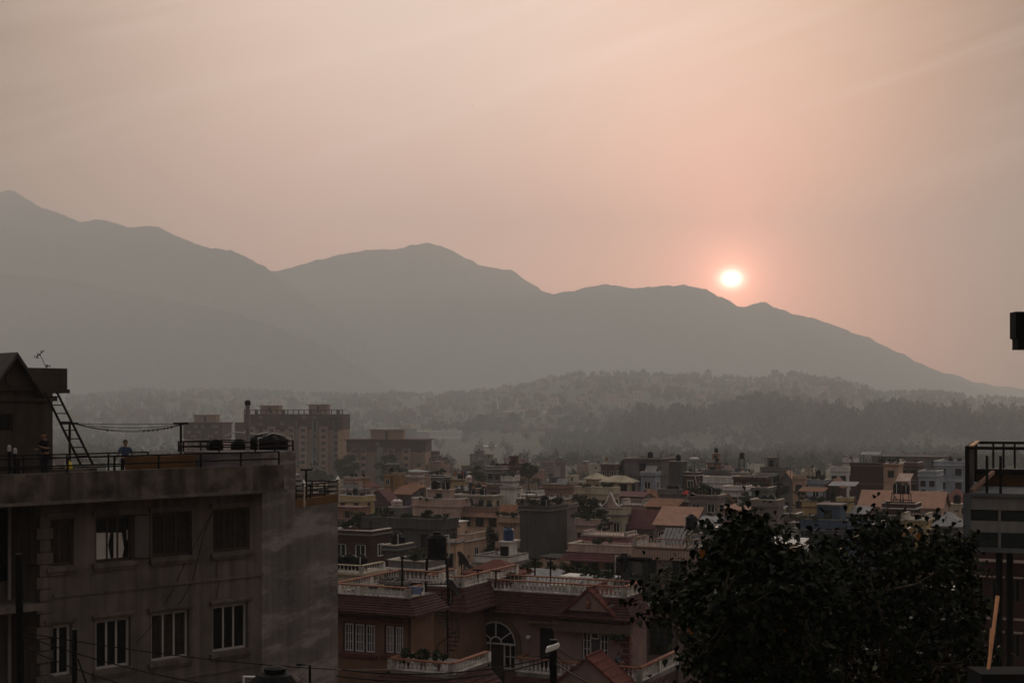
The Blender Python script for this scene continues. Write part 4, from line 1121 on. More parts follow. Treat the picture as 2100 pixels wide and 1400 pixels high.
def house(short, pl, pc, pr, yt, D=None, wall='cream', roof='flat', rcol='dark', par=.75, nf=2, nw=2, ns=1, fl=2.95, band=None, stair=None, tanks=0, tk='black', balc=(), bal=None, skirtc=None, yaw=-25.6, dep=None,
          hgt=1.6, plants=0, label=None, group='houses of the town', winc=None, dsh=0, stand=0, wsz=(1.15, 1.25), rods=0, simple=False, cat='house', zoff=1.0, name='house', ax='x', solar=0, kitchen=None):
    D = D or autoD(yt)
    f = Frame(pc, D, yaw)
    x0 = f.x(pl); y1 = dep if dep else (max(3.0, min(f.y(pr), 16)) if pr else 8.0)
    g = base_z(D) - zoff
    zr = f.zx(yt, 0, 0) - g
    e = empty(name, (f.O.x, f.O.y, g), f.rz, label=label or short, cat=cat, group=group)
    wmt = wm(wall)
    W_ = -x0
    HS.append((short, f, x0, y1, zr + g, D, pl, pr or pc))
    zd = zr - (par if roof == 'flat' else 0)
    ops = []
    if roof in ('gable', 'hip', 'shed'): zd = zr - hgt
    MB().box(x0, 0, 0, y1, 0, zd).build('wall', wmt, e)
    bm = RM.get(band, wmt) if band else wmt
    if roof == 'flat':
        t = .16
        p = MB().box(x0 - .25, .25, -.25, y1 + .25, zd + .003, zd + .14).build('roof_slab', bm if band else ROOFD, e)
        if bal:
            balustrade(e, [(x0, y1 - .1), (x0, 0), (-.05, 0), (-.05, y1 - .1)], zd + .14, par, BAL, RM.get(band, COPING), pitch=.3)
        elif par > .1:
            q = MB()
            z2, z3 = zd + .14, zd + .14 + par
            q.box(x0 - .1, .1, -.1, -.1 + t, z2, z3); q.box(.1 - t, .1, -.1 + t, y1, z2, z3); q.box(x0 - .1, x0 - .1 + t, -.1 + t, y1, z2, z3); q.box(x0 - .1, .1, y1, y1 + t, z2, z3)
            pq = q.build('parapet', bm if skirtc else wmt, e)
            cq = MB().box(x0 - .16, .16, -.16, .12, z3 + .002, z3 + .09).box(-.12, .16, .122, y1, z3 + .002, z3 + .09).box(x0 - .16, x0 + .12, .122, y1, z3 + .002, z3 + .09)
            cq.build('coping', rnd.choice((WHITE, COPC, COPC, CONC, bm)), pq)
        if skirtc: skirt(e, x0, 0, 0, y1, zd + .1, zd - .75, .8, mat_=RM[skirtc], rows=4)
        if stair:
            a, b, h = stair
            sxa, sxb = x0 * (1 - a), x0 * (1 - b)
            s_ = MB().box(sxa, sxb, y1 * .35, y1 * .85, zd + .14, zd + .14 + h).build('stair_room', wmt, e)
            MB().box(sxa - .2, sxb + .2, y1 * .35 - .2, y1 * .85 + .2, zd + .141 + h, zd + .26 + h).build('roof_slab', bm, s_)
            MB().box((sxa + sxb) / 2 - .4, (sxa + sxb) / 2 + .4, y1 * .35 - .03, y1 * .35, zd + .2, zd + .14 + h * .8).build('door', DOOR, s_)
    elif roof == 'gable':
        gable_roof(e, x0, 0, 0, y1, zd, hgt, RM[rcol], wmt, ax)
    elif roof == 'hip':
        o_ = .5; ym = y1 / 2; k = min(ym, W_ / 2.2)
        MB().add([(x0 - o_, -o_, zd), (o_, -o_, zd), (o_, y1 + o_, zd), (x0 - o_, y1 + o_, zd), (x0 + k, ym, zd + hgt), (-k, ym, zd + hgt), (x0 - o_, -o_, zd - .12), (o_, -o_, zd - .12), (o_, y1 + o_, zd - .12), (x0 - o_, y1 + o_, zd - .12)],
                 [(0, 1, 5, 4), (1, 2, 5), (2, 3, 4, 5), (3, 0, 4), (6, 7, 1, 0), (7, 8, 2, 1), (8, 9, 3, 2), (9, 6, 0, 3), (9, 8, 7, 6)]).build('roof', RM[rcol], e)
    elif roof == 'shed':
        MB().add([(x0 - .4, -.5, zd), (.4, -.5, zd), (.4, y1 + .3, zd + hgt), (x0 - .4, y1 + .3, zd + hgt), (x0 - .4, -.5, zd - .08), (.4, -.5, zd - .08), (.4, y1 + .3, zd + hgt - .08), (x0 - .4, y1 + .3, zd + hgt - .08)],
                 [(0, 1, 2, 3), (7, 6, 5, 4), (0, 4, 5, 1), (1, 5, 6, 2), (2, 6, 7, 3), (3, 7, 4, 0)]).build('roof', RM[rcol], e)
        MB().box(x0, 0, y1 * .6, y1, zd, zd + hgt * .5).build('back_wall', wmt, e)
    fr_m = winc or (WHITEF if rnd.random() < .5 else BR)
    ztop = zd - .05
    for k in range(nf):
        zf_ = ztop - fl * (k + 1)
        if zf_ < -2: break
        if k < nf and not simple:
            MB().box(x0 - .06, .06, -.06, y1, zf_ - .12, zf_).build('floor_band', bm, e)
        ww = min(wsz[0], W_ / max(nw, 1) * .6)
        for i in range(nw):
            cx = x0 + W_ * (i + .5) / nw
            o = window(e, cx - ww / 2, cx + ww / 2, zf_ + .85, zf_ + .85 + wsz[1], -.005, 2, 1, .08, fr_m, d=.06)
            if not simple: MB().box(-.12, ww + .12, -.3, 0, wsz[1] + .06, wsz[1] + .13).build('hood', bm, o)
        dw = min(wsz[0], y1 / max(ns, 1) * .5)
        for i in range(ns):
            cy = y1 * (i + .5) / ns
            window(e, cy - dw / 2, cy + dw / 2, zf_ + .85, zf_ + .85 + wsz[1], .005, 2, 1, .08, fr_m, side=True, d=.06)
        if k in balc:
            bf = MB().box(x0 + .1, -.1 * W_ * 0 - .0, -1.1, 0, zf_ - .14, zf_ + .02).build('balcony', bm, e)
            if bal: balustrade(bf, [(x0 + .15, -1.0), (-.05, -1.0)], zf_ + .02, .8, pitch=.28)
            else:
                MB().box(x0 + .1, -.0, -1.1, -.98, zf_ + .021, zf_ + .75).build('balcony_wall', wmt, bf)
    base = Vector((f.O.x, f.O.y, 0))
    def top(fx, fy, extra=0):
        p = f.world(x0 * (1 - fx), y1 * fy, g + zd + .142 + extra); return p
    if roof == 'flat':
        if tanks:
            hx = [(.5,), (.35, .62), (.25, .5, .75), (.2, .4, .6, .8)][tanks - 1]
            nm_ = [('',), ('left ', 'right '), ('left ', 'middle ', 'right '), ('first ', 'second ', 'third ', 'fourth ')][tanks - 1]
            ex = 0; fy = .55
            if stair and rnd.random() < .6:
                ex = stair[2] + .12; a, b = stair[:2]; hx = [a + (b - a) * q_ for q_ in [(.5,), (.25, .75), (.2, .5, .8), (.12, .37, .62, .87)][tanks - 1]]
            for h_, n_ in zip(hx, nm_):
                tank(top(h_, fy, ex), (n_ + ('striped' if tk == 'striped' else 'blue' if tk == 'blue' else 'black') + ' tank on the ' + short), rnd.uniform(.85, 1.1), tk, stand)
        for i in range(plants):
            fx = (i + .5) / plants + rnd.uniform(-.05, .05)
            plant(top(fx, .10 if rnd.random() < .7 else .8, par * .4), ('%s pot plant on the ' % ('leftmost', 'second', 'third', 'fourth', 'fifth', 'sixth', 'seventh')[i]) + short, rnd.uniform(1.0, 1.6), i)
        if dsh: dish(top(.8, .3), R(rnd.uniform(-30, 30)), 'satellite dish on the roof of the ' + short, 1.1)
        if rods:
            q = MB()
            for i in range(rods):
                for dx, dy in ((0, 0), (.15, 0), (0, .15), (.15, .15)):
                    x_ = x0 * (1 - i / max(rods - 1, 1)) - (.2 if i else -.1); q.bar((x_ + dx, .2 + dy, zd + .1), (x_ + dx, .2 + dy, zd + 1.5), .03)
            q.build('starter_bars', STEEL, e)
        if solar:
            s_ = empty('solar_heater', top(.6, .3), f.rz, label='slanted solar heater on the roof of the ' + short, cat='solar heater', group='solar heaters on the roofs')
            m = MB()
            for k in range(6): m.add([(-1 + k * .34, -.8, .3), (-.72 + k * .34, -.8, .3), (-.72 + k * .34, .8, 1.5), (-1 + k * .34, .8, 1.5)], [(0, 1, 2, 3), (3, 2, 1, 0)])
            m.build('collector', mat('solar_silver', (.35, .34, .35), .2, .25), s_)
            MB().bar((-.9, .8, 0), (-.9, .8, 1.5), .06).bar((.9, .8, 0), (.9, .8, 1.5), .06).build('frame', STEEL, s_)
    return e, f, x0, y1, zd, g
# ---- front rows
h = house
h('flat cream house at the left behind the grey block', 690, 744, 768, 1019, 235, 'yellow', nf=3, nw=2, tanks=3, wsz=(.9, 1.9), band='cream')
h('low cream house corner beside the grey block', 650, 709, 723, 1056, 205, 'yellow', nf=2, nw=2, band='cream', par=.4)
h('purple house with a white arched gable', 755, 800, 812, 1004, 240, 'purple', 'gable', 'maroon', nf=2, nw=1, hgt=2.2, ax='y', wsz=(1.6, 1.4), winc=WHITE)
h('purple lean-to house with rust stairs', 808, 842, 858, 1000, 262, 'purple', 'shed', 'rust', nf=1, nw=1, hgt=1.2)
h('stair block with striped tanks', 788, 820, 832, 1041, 222, 'grey', nf=2, nw=1, tanks=2, tk='striped', par=.1)
h('pink house with a deep plain parapet', 846, 938, 952, 1026, 206, 'pink', nf=3, nw=2, ns=1, stair=(.25, .75, 2.2), tanks=2, par=1.0, band='pink', winc=WHITE)
h('long dark concrete house with a planted terrace', 723, 905, 938, 1068, 160, 'dgrey', nf=3, nw=3, ns=2, plants=7, par=1.0, wsz=(1.5, 1.6), band='dark', dsh=1)
h('low red brick house under the dark concrete house', 680, 760, 800, 1092, 140, 'dbrick', nf=2, nw=2, par=.3, rods=2)
h('small grey box house with twin tanks', 786, 812, 824, 1122, 128, 'dgrey', nf=2, nw=1, tanks=2, par=.3)
h('cream terrace house with a rust balustrade at the left', 640, 742, 772, 1163, 98, 'cream', nf=2, nw=2, tanks=3, bal=1, par=.55, band='cream')
h('grey house with a curved white parapet', 800, 868, 900, 1156, 104, 'grey', nf=2, nw=2, par=.5, band='white', plants=2)
h('narrow pale house with an arched side balcony', 902, 936, 946, 1110, 130, 'peach', nf=3, nw=1, balc=(0, 1), bal=1, par=.2, yaw=-10)
o_ = h('orange cream house with curved balconies', 944, 1024, 1042, 1043, 205, 'peach', nf=4, nw=3, ns=1, balc=(0, 1, 2), tanks=2, par=.5, band='salmon', wsz=(1.5, 1.8), skirtc='salmon')
h('peach house with white barred windows', 1022, 1066, 1072, 1062, 180, 'peach', nf=3, nw=1, ns=0, band='salmon', balc=(0,), winc=WHITE, wsz=(1.5, 1.8), par=.7, plants=2)
h('tall blank dark concrete block', 1066, 1127, 1163, 1042, 172, 'dgrey', nf=0, nw=0, ns=0, par=.35, plants=2, rods=3, tanks=1)
h('beige box house behind the dark block', 1128, 1158, 1184, 1038, 186, 'beige', nf=1, nw=0, ns=0, par=.3)
h('low white terrace house with a small red roof', 962, 1046, 1068, 1152, 112, 'pink', 'hip', 'tiles', nf=2, nw=3, hgt=1.0)
h('white parapet house behind the red hip roof', 975, 1040, 1080, 1146, 120, 'white', nf=2, nw=2, par=.5, tanks=1, tk='blue', stair=(.6, .8, 1.6))
h('wide salmon house with maroon eaves', 1168, 1302, 1322, 1124, 128, 'salmon', nf=3, nw=4, ns=1, par=.55, band='pink', skirtc='maroon', wsz=(1.3, 1.5), plants=1)
h('villa with white balustrade and corrugated frieze', 1302, 1424, 1442, 1110, 118, 'beige', nf=3, nw=2, ns=1, bal=1, par=.72, band='salmon', wsz=(1.3, 1.5), solar=1)
h('pink house with a balustraded low balcony', 1196, 1284, 1300, 1094, 150, 'pink', nf=2, nw=3, ns=1, skirtc='maroon', bal=1, balc=(0,), par=.4, band='pink')
h('low pink terrace house', 1180, 1232, 1246, 1068, 172, 'pink', nf=2, nw=2, par=.6, band='pink', plants=2)
h('cream house under the pagoda gable', 1231, 1276, 1290, 1046, 176, 'cream', nf=3, nw=2, ns=1, par=.7, band='grey', balc=(0,))
h('maroon roofed house with a triangular dormer', 1280, 1340, 1352, 1046, 176, 'beige', 'gable', 'maroon', nf=2, nw=3, ns=1, hgt=2.2)
h('house with a broad orange tin roof', 1346, 1420, 1432, 1043, 170, 'beige', 'shed', 'orange', nf=2, nw=4, ns=1, hgt=2.0, winc=WHITE)
h('plain brown shed wall beside the orange roof', 1430, 1470, 1482, 1062, 165, 'brown', 'shed', 'gtin', nf=1, nw=2, hgt=1.0)
h('striped tank terrace house', 1424, 1482, 1500, 1102, 140, 'lblue', nf=2, nw=2, tanks=2, tk='striped', par=.4)
h('beige block house with a single small window', 1541, 1594, 1598, 1028, 178, 'beige', nf=3, nw=1, ns=0, tanks=2, par=.7, wsz=(.8, 1.0))
h('pinkish wing beside the beige block', 1592, 1632, 1644, 1056, 182, 'beige', nf=2, nw=1, ns=1, par=.8, band='maroon')
h('white roofed low house in front of the beige block', 1556, 1634, 1650, 1108, 140, 'white', 'shed', 'white', nf=1, nw=2, hgt=.5)
h('ochre fronted low house behind the tree', 1580, 1626, 1650, 1128, 122, 'ochre', nf=1, nw=1, par=.3, band='cream')
h('tall white box beside the blue house', 1622, 1640, 1648, 1072, 158, 'white', nf=1, nw=0, ns=0, par=.1)
h('dark tin roofed shack between white walls', 1590, 1625, 1640, 1088, 150, 'grey', 'shed', 'dark', nf=1, nw=1, hgt=.6)
h('deep blue house with a fluted parapet', 1642, 1736, 1762, 1070, 150, 'blue', nf=3, nw=2, ns=1, par=1.0, band='grey', stair=(.25, .75, 2.4), tanks=1, wsz=(1.8, 1.8), winc=BR)
h('slate blue wing right of the deep blue house', 1738, 1790, 1812, 1078, 158, 'blue', nf=2, nw=2, par=.8)
h('small house with an orange tiled roof top', 1478, 1528, 1536, 1034, 186, 'pink', 'hip', 'orange', nf=2, nw=2, hgt=.7)
h('maroon stepped roof house behind the tree tip', 1462, 1504, 1520, 1058, 176, 'salmon', 'hip', 'maroon', nf=2, nw=2, hgt=1.2)
h('grey slab roofed house with a dark window', 1412, 1474, 1488, 1018, 205, 'beige', nf=2, nw=2, ns=1, tanks=2, par=.2, band='grey', plants=2)
h('brown gabled house behind the slab roof', 1480, 1502, 1512, 1012, 225, 'brown', 'gable', 'rust', nf=1, nw=1, hgt=1.4, ax='y')
h('low rusty roofed workshop', 1326, 1386, 1400, 1025, 205, 'brown', 'shed', 'rust', nf=1, nw=3, hgt=1.0)
h('pink gable walled house', 1306, 1344, 1356, 1004, 232, 'pink', 'gable', 'rust', nf=2, nw=1, hgt=1.2, ax='y', dsh=0)
h('pink house with a baluster balcony front', 1276, 1318, 1330, 1026, 210, 'pink', nf=2, nw=2, bal=1, par=.8, band='pink')
h('maroon eaved house with a shop front', 1264, 1318, 1326, 1010, 228, 'beige', 'shed', 'maroon', nf=2, nw=2, hgt=.6, winc=WHITE)
h('yellow house behind the blue top storey', 1646, 1690, 1700, 1032, 190, 'yellow', nf=2, nw=1, plants=2, par=.6, band='rust')
h('yellow box house right of the blue top storey', 1716, 1742, 1750, 1024, 185, 'yellow', nf=2, nw=0, ns=0, par=.4, band='dark')
h('pale tin roofed house left of the long orange roof', 1742, 1774, 1784, 1040, 184, 'grey', 'shed', 'gtin', nf=1, nw=1, hgt=.8)
h('long orange roofed house behind the right tree', 1764, 1930, 1944, 1010, 190, 'pink', 'gable', 'orange', nf=2, nw=6, ns=1, hgt=2.0, wsz=(1.4, 1.4))
h('maroon fronted annexe with two tanks on a stand', 1810, 1876, 1888, 1036, 178, 'dbrick', nf=2, nw=2, tanks=2, par=.5, band='white', stand=1.7)
h('yellow terrace house behind the right tree', 1852, 1900, 1912, 1056, 160, 'yellow', nf=2, nw=2, bal=1, par=.7, band='ochre' if 0 else 'cream')
h('grey blue roofed house by the right cabin', 1918, 1964, 1976, 1052, 165, 'grey', 'hip', 'gtin', nf=2, nw=2, hgt=1.5)
h('dark orange house low behind the right tree', 1800, 1850, 1870, 1092, 140, 'ochre', nf=2, nw=2, par=.5, tanks=1)
h('red gabled house beside the light blue house', 1936, 1976, 1988, 1004, 215, 'pink', 'hip', 'tiles', nf=2, nw=2, hgt=1.8)
# ---- middle rows
h('light blue three storey house at the right', 1916, 1982, 2000, 948, 300, 'lblue', nf=3, nw=2, ns=1, fl=2.9, par=.7, band='white', tanks=2, winc=MAR, wsz=(1.3, 1.5))
h('light blue lower wing beside the three storey house', 1884, 1920, 1934, 968, 285, 'lblue', nf=2, nw=2, ns=0, par=.8, band='white', winc=MAR)
h('big dark red brick building', 1744, 1844, 1850, 952, 262, 'dbrick', nf=3, nw=0, ns=0, fl=3.2, par=.4, band='grey', rods=4)
h('peach stair tower on the brick building', 1812, 1842, 1852, 953, 258, 'peach', nf=1, nw=1, ns=0, stair=None, par=.2, band='peach' if 0 else 'salmon', dsh=0)
h('plain pink stair flank below the peach tower', 1842, 1862, 1868, 972, 250, 'pink', 'shed', 'pink', nf=1, nw=0, ns=0, hgt=1.2)
h('second red brick building right of the tower', 1846, 1882, 1892, 950, 292, 'brick', nf=3, nw=2, ns=1, par=.4, band='grey')
h('long flat roofed hall on the right skyline', 1788, 1934, 1952, 937, 330, 'grey', nf=1, nw=4, ns=1, par=.1, band='dark')
h('white roofed box above the brick building', 1818, 1842, 1850, 943, 300, 'white', nf=1, nw=1, ns=0, par=.1, band='cream')
h('white stepped house left of the brick building', 1702, 1738, 1748, 960, 285, 'white', nf=2, nw=2, par=.6, band='white', winc=BR)
h('small white house with a sign like parapet', 1728, 1752, 1760, 942, 310, 'white', nf=2, nw=1, par=.8, tanks=1)
h('maroon gabled house left of the brick building', 1694, 1722, 1736, 982, 240, 'dbrick', 'gable', 'rust', nf=2, nw=1, hgt=1.4, ax='y')
h('pale blue house with a tank tower', 1656, 1690, 1700, 986, 240, 'lblue', nf=2, nw=1, ns=1, par=.6, tanks=1, stand=1.0, band='grey', plants=2)
h('orange gabled grey house', 1600, 1624, 1634, 966, 262, 'grey', 'gable', 'orange', nf=2, nw=1, hgt=1.8, ax='y')
h('peach house right of the orange gable', 1626, 1650, 1658, 978, 255, 'peach', nf=2, nw=1, par=.5)
h('grey green concrete house with a roof tank', 1560, 1602, 1616, 960, 268, 'grey', nf=3, nw=2, par=.5, tanks=1, stair=(.2, .6, 2.2))
h('red brick house with three tall windows', 1504, 1570, 1582, 980, 240, 'brick', nf=2, nw=3, ns=0, par=.3, band='dark', wsz=(.9, 1.6))
h('tall grey wall below the brick house', 1541, 1575, 1590, 1002, 215, 'green', nf=1, nw=1, par=.3, plants=2)
h('white stepped house with a bare upper wall', 1484, 1526, 1542, 1000, 225, 'white', nf=2, nw=1, ns=1, par=.6)
h('long white parapet house left of the tank tower', 1443, 1502, 1512, 980, 248, 'white', nf=2, nw=3, par=.9, band='white')
h('white slab house with a tall tank tower', 1500, 1532, 1540, 970, 262, 'white', nf=2, nw=1, tanks=1, stand=2.6, par=.1)
h('salmon tower house with a cream crown', 1450, 1472, 1480, 946, 330, 'salmon', nf=3, nw=1, ns=0, par=.3, stair=(.35, .95, 2.0), tanks=1, band='cream')
h('grey low block under the salmon tower', 1440, 1490, 1500, 966, 300, 'grey', nf=2, nw=2, par=.4, tanks=1, stand=1.8)
h('large grey concrete building on the skyline', 1280, 1356, 1384, 942, 268, 'grey', nf=3, nw=1, ns=0, par=.2, band='dark', tanks=1, rods=2, wsz=(1.4, 1.6))
h('dark concrete tower right of the large grey building', 1372, 1398, 1404, 946, 262, 'dgrey', nf=1, nw=0, ns=0, par=.1, tanks=1)
h('low brown house left of the large grey building', 1232, 1262, 1272, 953, 300, 'brown', nf=2, nw=2, par=.3, band='maroon')
h('grey white house with slanted solar panels', 1314, 1342, 1354, 970, 236, 'lblue', nf=2, nw=1, ns=1, par=.5, solar=1)
h('cream house with a curved eave', 1234, 1292, 1304, 976, 236, 'cream', 'hip', 'cream', nf=2, nw=2, ns=1, hgt=1.0, wsz=(1.8, 1.8), winc=BR)
h('cream gabled house left of the curved eave', 1202, 1232, 1244, 970, 252, 'cream', 'hip', 'cream', nf=2, nw=2, hgt=1.0)
h('long low cream terrace house', 1180, 1256, 1268, 1002, 222, 'cream', nf=2, nw=3, par=.9, band='cream', plants=2)
h('brick and white house by the thin tree', 1402, 1430, 1440, 970, 262, 'brick', nf=2, nw=1, par=.5, band='white')
h('grey house under the red awning', 1350, 1396, 1410, 1006, 225, 'grey', nf=2, nw=2, par=.6, tanks=2)
h('cream balcony house with paired openings', 1124, 1156, 1166, 1017, 215, 'cream', nf=2, nw=2, bal=1, par=.7, band='maroon')
h('brown flat house with solar tubes', 1112, 1172, 1186, 996, 245, 'salmon', nf=2, nw=3, par=.5, solar=1, band='salmon', tanks=1)
h('white narrow tower house', 1028, 1050, 1056, 978, 250, 'white', nf=3, nw=1, ns=0, par=.9, tanks=1, wsz=(.7, 1))
h('white blank walled house below the tower', 1026, 1052, 1058, 1000, 225, 'white', nf=1, nw=0, ns=0, par=.2, band='grey')
h('brick house in front of the round tree', 1026, 1056, 1066, 953, 305, 'brick', nf=3, nw=2, par=.4, tanks=1, stair=(.5, .9, 2))
h('grey stepped house with white ledges', 998, 1028, 1036, 958, 300, 'grey', nf=3, nw=2, par=.4, tanks=1, band='white')
h('long cream house with narrow dark windows', 930, 1012, 1026, 1018, 222, 'cream', nf=2, nw=5, ns=1, par=.2, band='grey', tanks=2, wsz=(.8, 1.7))
h('peach gabled house right of the orange cream house', 1024, 1050, 1060, 1036, 200, 'peach', 'gable', 'rust', nf=1, nw=1, hgt=1.2)
h('brown roofed house with striped tank', 934, 972, 986, 1004, 240, 'brown', nf=2, nw=2, tanks=1, tk='striped', par=.3, stand=1.2)
h('grey flat house behind the striped tank', 1000, 1026, 1034, 996, 250, 'grey', nf=2, nw=1, par=.3, band='rust')
h('red striped balcony house', 1056, 1100, 1112, 1008, 232, 'salmon', nf=2, nw=3, par=.7, band='white', balc=(0,), bal=1)
h('house with a dusty terracotta terrace', 1060, 1120, 1134, 1026, 212, 'brown', nf=2, nw=3, par=.5, rods=4)
h('yellow house with twin tanks behind', 925, 952, 962, 984, 262, 'yellow', nf=2, nw=1, tanks=2, par=.2, band='dark')
h('pale green striped house', 884, 910, 920, 976, 280, 'green', nf=3, nw=1, par=.3, band='white')
h('pinkish brick house left of the yellow one', 912, 928, 934, 980, 275, 'brick', nf=2, nw=1, par=.3)
h('house under a rust tin roof right of the chimney pair', 822, 858, 868, 990, 270, 'brown', 'hip', 'rust', nf=2, nw=2, hgt=.9)
h('ochre house crowned by two capped blocks', 788, 802, 808, 971, 300, 'ochre', nf=3, nw=1, ns=0, par=.3, tanks=1, band='cream')
h('small ochre block beside its capped twin', 806, 816, 820, 971, 298, 'ochre', nf=2, nw=0, ns=0, par=.3, tanks=1, band='cream')
h('pinkish house right of the ochre blocks', 826, 856, 864, 978, 305, 'pink', nf=3, nw=2, par=.4, band='grey')
h('pale narrow tower house at the left edge', 706, 726, 734, 980, 268, 'pink', nf=3, nw=1, tanks=2, par=.4, band='maroon')
h('dusty pink house behind the cream house', 700, 720, 760, 1006, 252, 'beige', nf=2, nw=1, par=.5)
h('small red roofed house by the tank roof', 742, 762, 770, 988, 290, 'pink', 'hip', 'tiles', nf=2, nw=1, hgt=1.0)
h('grey house with an orange attic', 730, 744, 750, 980, 310, 'ochre', nf=3, nw=1, ns=0, par=.3, tanks=1)
# pagoda shaped gable with curling ends
f_ = Frame(1272, 178, -25.6)
pgm = MB(); cxm = f_.x(1252); zb_ = f_.z(1252, 1038); s_ = 1.0
prof = [(-1.5, .35), (-1.35, .1), (-1.1, .05), (-.8, .25), (-.5, .7), (-.25, 1.3), (0, 1.75)]
for s in (-1, 1):
    for (a, b), (c, d) in zip(prof[:-1], prof[1:]): pgm.bar((cxm + s * a, 0, zb_ + b), (cxm + s * c, 0, zb_ + d), .3, .16)
pe = f_.root('pagoda_gable', 'curly pagoda shaped white gable standing on the cream house roof', 'gable')
pgm.build('curled_ridge', WHITE, pe)
MB().prism([(cxm - .8, zb_ - 1.2), (cxm + .8, zb_ - 1.2), (cxm + .8, zb_ + .2), (cxm + .25, zb_ + 1.2), (cxm - .25, zb_ + 1.2), (cxm - .8, zb_ + .2)], .02, .25).build('panel', wm('pink'), pe)
# corrugated frieze under the balustrade villa
f_ = Frame(1424, 118, -25.6)
m = MB(); xa = f_.x(1302); zt_2 = f_.zx(1130, 0); zb_2 = f_.zx(1150, 0)
n = 24
for i in range(n): m.box(xa - .2 + (-xa + .4) * i / n, xa - .2 + (-xa + .4) * (i + .72) / n, -.36, -.26, zb_2, zt_2)
m.box(xa - .2, .2, -.26, -.02, zb_2 + .02, zt_2 - .02)
fe = f_.root('corrugated_frieze', 'ribbed pale frieze below the white balustrade of the corner villa', 'frieze'); m.build('panel', mat('ribbed_pink', (.34, .24, .20), .3, .8, 1), fe)
m = MB()
for k, (a, b, c) in enumerate(((1346, 1092, 14), (1372, 1086, 20), (1400, 1090, 12))):
    p = W(a, b + 16, 121); tag(MB().bar(p, p + Vector((.9, .4, .7)), .10, .06).bar(p + Vector((.2, .1, 0)), p + Vector((1.3, .5, .5)), .05).build('roof_timber', wm('cream')), ('leftmost', 'middle', 'rightmost')[k] + ' leaning pale timber on the balustrade villa roof', 'timber', 'timbers on the balustrade villa')
for k, px in enumerate((1372, 1394)):
    t_ = tank(W(px, 1106, 122), ('left', 'right')[k] + ' low black tank on the balustrade villa roof', 1.0); t_.scale = (1.3, 1.3, .7)
tank(W(1418, 1084, 130), 'tall black tank at the right end of the balustrade villa', 1.05)
tank(W(1117, 1036, 176), 'black tank standing above the tall dark concrete block', 1.0)
# red awning, umbrella, domes
um = empty('red_awning', W(1404, 1012, 226), 0, label='bright red cloth awning among the roofs behind the orange tin roof', cat='awning')
MB().add([(-1.0, -.8, 0), (1.0, -.8, 0), (.9, .8, .5), (-.9, .8, .5), (-1, -.8, -.03), (1, -.8, -.03), (.9, .8, .47), (-.9, .8, .47)], [(0, 1, 2, 3), (7, 6, 5, 4), (0, 4, 5, 1), (1, 5, 6, 2), (2, 6, 7, 3), (3, 7, 4, 0)]).build('canopy', mat('red_cloth', (.40, .03, .03), .2, .8), um)
MB().bar((-.9, -.7, -1.5), (-.9, -.7, 0), .05).bar((.9, -.7, -1.5), (.9, -.7, 0), .05).build('poles', STEEL, um)
dm = empty('white_dome', W(1661, 1142, 125), 0, label='pale round dome like dish beyond the left tree top', cat='dome')
MB().lathe([(1.0, 0), (.95, .4), (.7, .8), (.35, 1.02), (.05, 1.1)], 16).build('shell', mat('dome_white', (.40, .39, .40), .2, .5), dm, smooth=True)
an = empty('antenna_mast', W(1424, 1000, 250), 0, label='thin lattice antenna mast rising beside the dark conical trees', cat='antenna')
MB().bar((-.12, 0, 0), (0, 0, 4.8), .05).bar((.12, 0, 0), (0, 0, 4.8), .05).bar((0, .12, 0), (0, 0, 5), .05).build('mast', STEEL, an)
MB().lathe([(.05, 0), (.75, .25), (.9, .55), (.6, .75), (.1, .8)], 14, (0, 0, 4.6)).build('radome', mat('grey_radome', (.45, .43, .42), .3, .6), an)
MB().bar((.4, 0, .5), (-.05, 0, 2.6), .07).bar((.7, 0, 0), (.1, 0, 2.2), .05).build('brace', WHITE, an)
